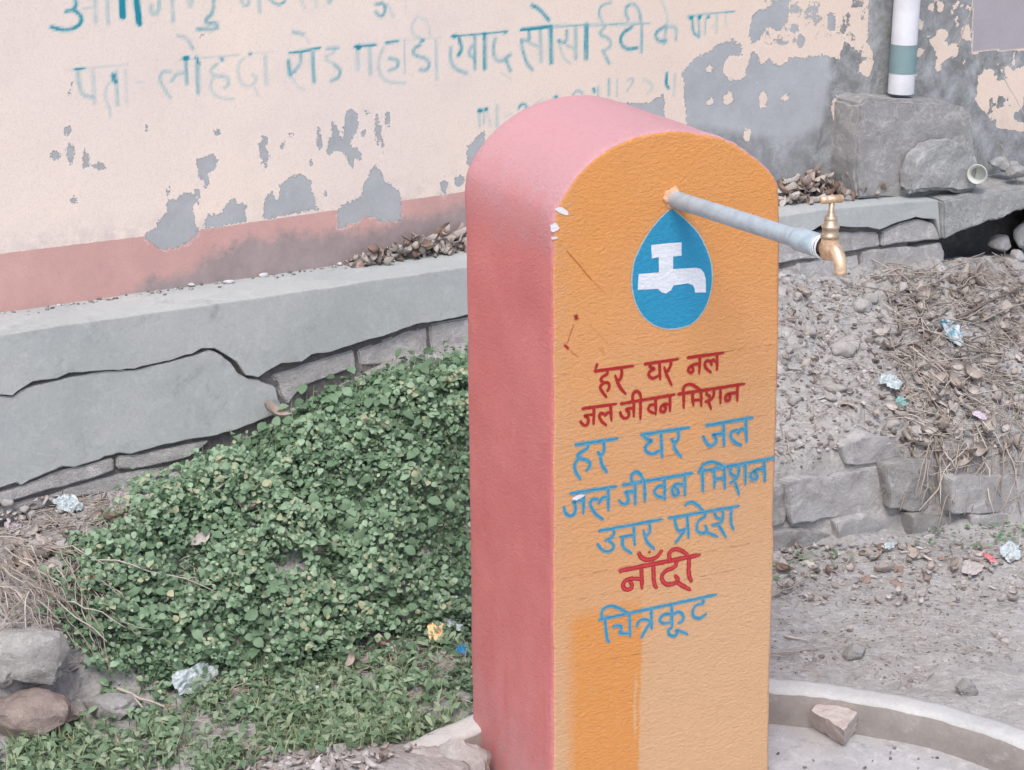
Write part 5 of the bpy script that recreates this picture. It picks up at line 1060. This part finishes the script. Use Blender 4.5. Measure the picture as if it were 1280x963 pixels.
leaves('sprouting_weeds', Pt4 + Nw4 * .008, Nw4 + np.array([0, -.2, .4]), L4, L4 * .6, 'leaf2', rng.random(len(Pt4)), 'small green sprouts along the foot of the rubble bank', 'weeds')
def blades(name, C, H, mat, label, lean=.5, wd=.0016, cat='grass', up=None):
    n = len(C); a = rng.random(n) * 6.28; dx = np.stack([np.cos(a), np.sin(a), np.zeros(n)], 1); sx = np.stack([-np.sin(a), np.cos(a), np.zeros(n)], 1)
    H = H[:, None]; ln = (rng.random(n) * lean)[:, None]; Z = np.array([0, 0, 1.]); V = []
    for t, w_ in [(0, 1), (.4, .9), (.75, .6), (1, .12)]:
        c = C + Z * H * (t - .35 * ln * t * t) + dx * H * ln * t * t; V += [c - sx * wd * w_ * .5, c + sx * wd * w_ * .5]
    V = np.stack(V, 1); b = np.arange(n)[:, None] * 8; q = np.array([[0, 1, 3, 2], [2, 3, 5, 4], [4, 5, 7, 6]]); F = (b[:, None, :] + q[None]).reshape(-1, 4)
    return tag(mesh(name, V.reshape(-1, 3), F, M[mat], attrs={'tone': np.repeat(rng.random(n), 8)}), label, cat, kind='stuff')
blades('grass', Pt3[:2600] + rng.normal(0, .006, (len(Pt3[:2600]), 3)) * np.array([1, 1, 0]), rng.uniform(.015, .045, len(Pt3[:2600])), 'blade', 'short green grass blades in front of the dense weeds', 1.2, .0022)
# stems under the weeds
blades('weed_stems', Pt[:2500], rng.uniform(.02, .05, 2500), 'leaf2', 'thin stems under the dense weeds', 1., .0014, 'weeds')
# dry straw litter on every bare patch
def straws(name, poly, n, cnt, s0, s1, n0, n1, Lr, label, r=(.0004, .0010), up=.004):
    P, N, *_ = scatter(n, s0, s1, n0, n1, poly, 4); P, N = P[:cnt], N[:cnt]; b = Bag()
    for i in range(len(P)):
        A_ = np.array([random.gauss(0, 1), random.gauss(0, 1), random.gauss(0, .25)]); A_ -= N[i] * (A_ @ N[i]) * .85; A_ /= np.linalg.norm(A_); L = random.uniform(*Lr); c = P[i] + N[i] * up
        q = c + A_ * L * .5 + N[i] * random.gauss(0, .004) + np.array([random.gauss(0, .2), random.gauss(0, .2), 0]) * L * .4
        b.add(*tube([c - A_ * L * .5, c + N[i] * .002, q], [random.uniform(*r)] * 2 + [.0004], 4, False), random.random())
    return tag(b.build(name, M['straw']), label, 'straw', kind='stuff')
BANKR = [(970, 345), (1180, 335), (1290, 320), (1290, 600), (1100, 590), (970, 610)]
straws('straw_litter', [(1110, 340), (1290, 320), (1290, 640), (1120, 610)], 20000, 420, -.5, .6, .0, .55, (.04, .11), 'pale dry stems tangled over the right end of the bank', (.0007, .0015), .012)
straws('straw_litter', BANKR, 9000, 750, -.5, .6, .0, .5, (.012, .05), 'fine straw and fibres strewn over the rubble bank')
straws('straw_litter', [(965, 690), (1290, 650), (1290, 905), (1210, 885), (1100, 855), (965, 840)], 9000, 420, -.7, .6, .2, 1., (.010, .035), 'fine straw strewn over the flat soil right of the pillar', (.0004, .0008), .002)
straws('straw_litter', [(0, 640), (130, 620), (210, 690), (130, 760), (100, 860), (0, 880)], 9000, 520, -2.1, -1.4, .0, .5, (.02, .07), 'fine dry fibres strewn over the bank at the left', (.0005, .0011), .01)
straws('straw_litter', [(220, 690), (300, 690), (330, 650), (340, 700), (300, 760), (230, 740)], 12000, 160, -1.9, -.6, .0, .5, (.015, .04), 'dry fibres in the gaps of the dense weeds', (.0005, .001), .012)
straws('straw_litter', [(100, 860), (580, 800), (590, 900), (300, 945), (0, 975)], 30000, 420, -2.1, -.5, .1, .9, (.015, .045), 'fine dry fibres between the low herbs', (.0004, .0009), .010)
straws('straw_litter', [(300, 830), (480, 800), (590, 780), (590, 840), (430, 850), (200, 900)], 9000, 200, -1.7, -.6, .1, .6, (.02, .05), 'fine dry fibres along the lower edge of the weeds', (.0005, .001), .012)
def grit(name, poly, n, cnt, s0, s1, n0, n1, sz, label, up=.0):
    P, N, *_ = scatter(n, s0, s1, n0, n1, poly, 3); P = P[:cnt]; b = Bag()
    base = [rock_vf((0, 0, 0), (1, 1, .7), q, 1, .5) for q in range(6)]
    for i in range(len(P)):
        V, F = base[i % 6]; k_ = random.uniform(*sz) * (1 + 1.2 * (random.random() < .06)); a = random.random() * 6.28; R = np.array([[math.cos(a), -math.sin(a), 0], [math.sin(a), math.cos(a), 0], [0, 0, 1]])
        b.add((V * k_ * np.array([random.uniform(.7, 1.4), 1, 1])) @ R.T + P[i] + np.array([0, 0, up]), F, random.random())
    return tag(b.build(name, M['grit'], smooth=False), label, 'gravel', kind='stuff')
grit('rubble_grit', BANKR, 9000, 2300, -.5, .6, .0, .5, (.0015, .0055), 'crumbs of mortar and grit on the rubble bank')
grit('soil_grit', [(965, 690), (1290, 650), (1290, 905), (1210, 885), (1100, 855), (965, 840)], 9000, 1500, -.7, .6, .2, 1., (.001, .0035), 'grit on the flat soil right of the pillar')
grit('soil_grit', [(280, 930), (500, 925), (600, 990), (260, 990)], 9000, 700, -1.7, -.6, .4, 1.3, (.0015, .006), 'grit on the bare soil at the bottom left of the pillar')
grit('bank_grit', [(0, 610), (300, 540), (200, 690), (130, 760), (100, 860), (0, 880)], 9000, 900, -2.1, -1.3, .0, .5, (.0015, .006), 'crumbs of mortar on the bank below the ledge at the left')
b = Bag()
for i in range(190):
    a = random.uniform(0, 1.7); r = .60 * math.sqrt(random.uniform(.0, 1)); b.add(*rock_vf((KC[0] + r * math.cos(a), KC[1] + r * math.sin(a), .003), (random.uniform(.0015, .006), random.uniform(.001, .004), random.uniform(.001, .003)), i, 1, .5, rz=i), random.random() * .6)
tag(b.build('floor_crumbs', M['grit'], smooth=False), 'dark crumbs scattered on the cement floor inside the kerb', 'gravel', kind='stuff')
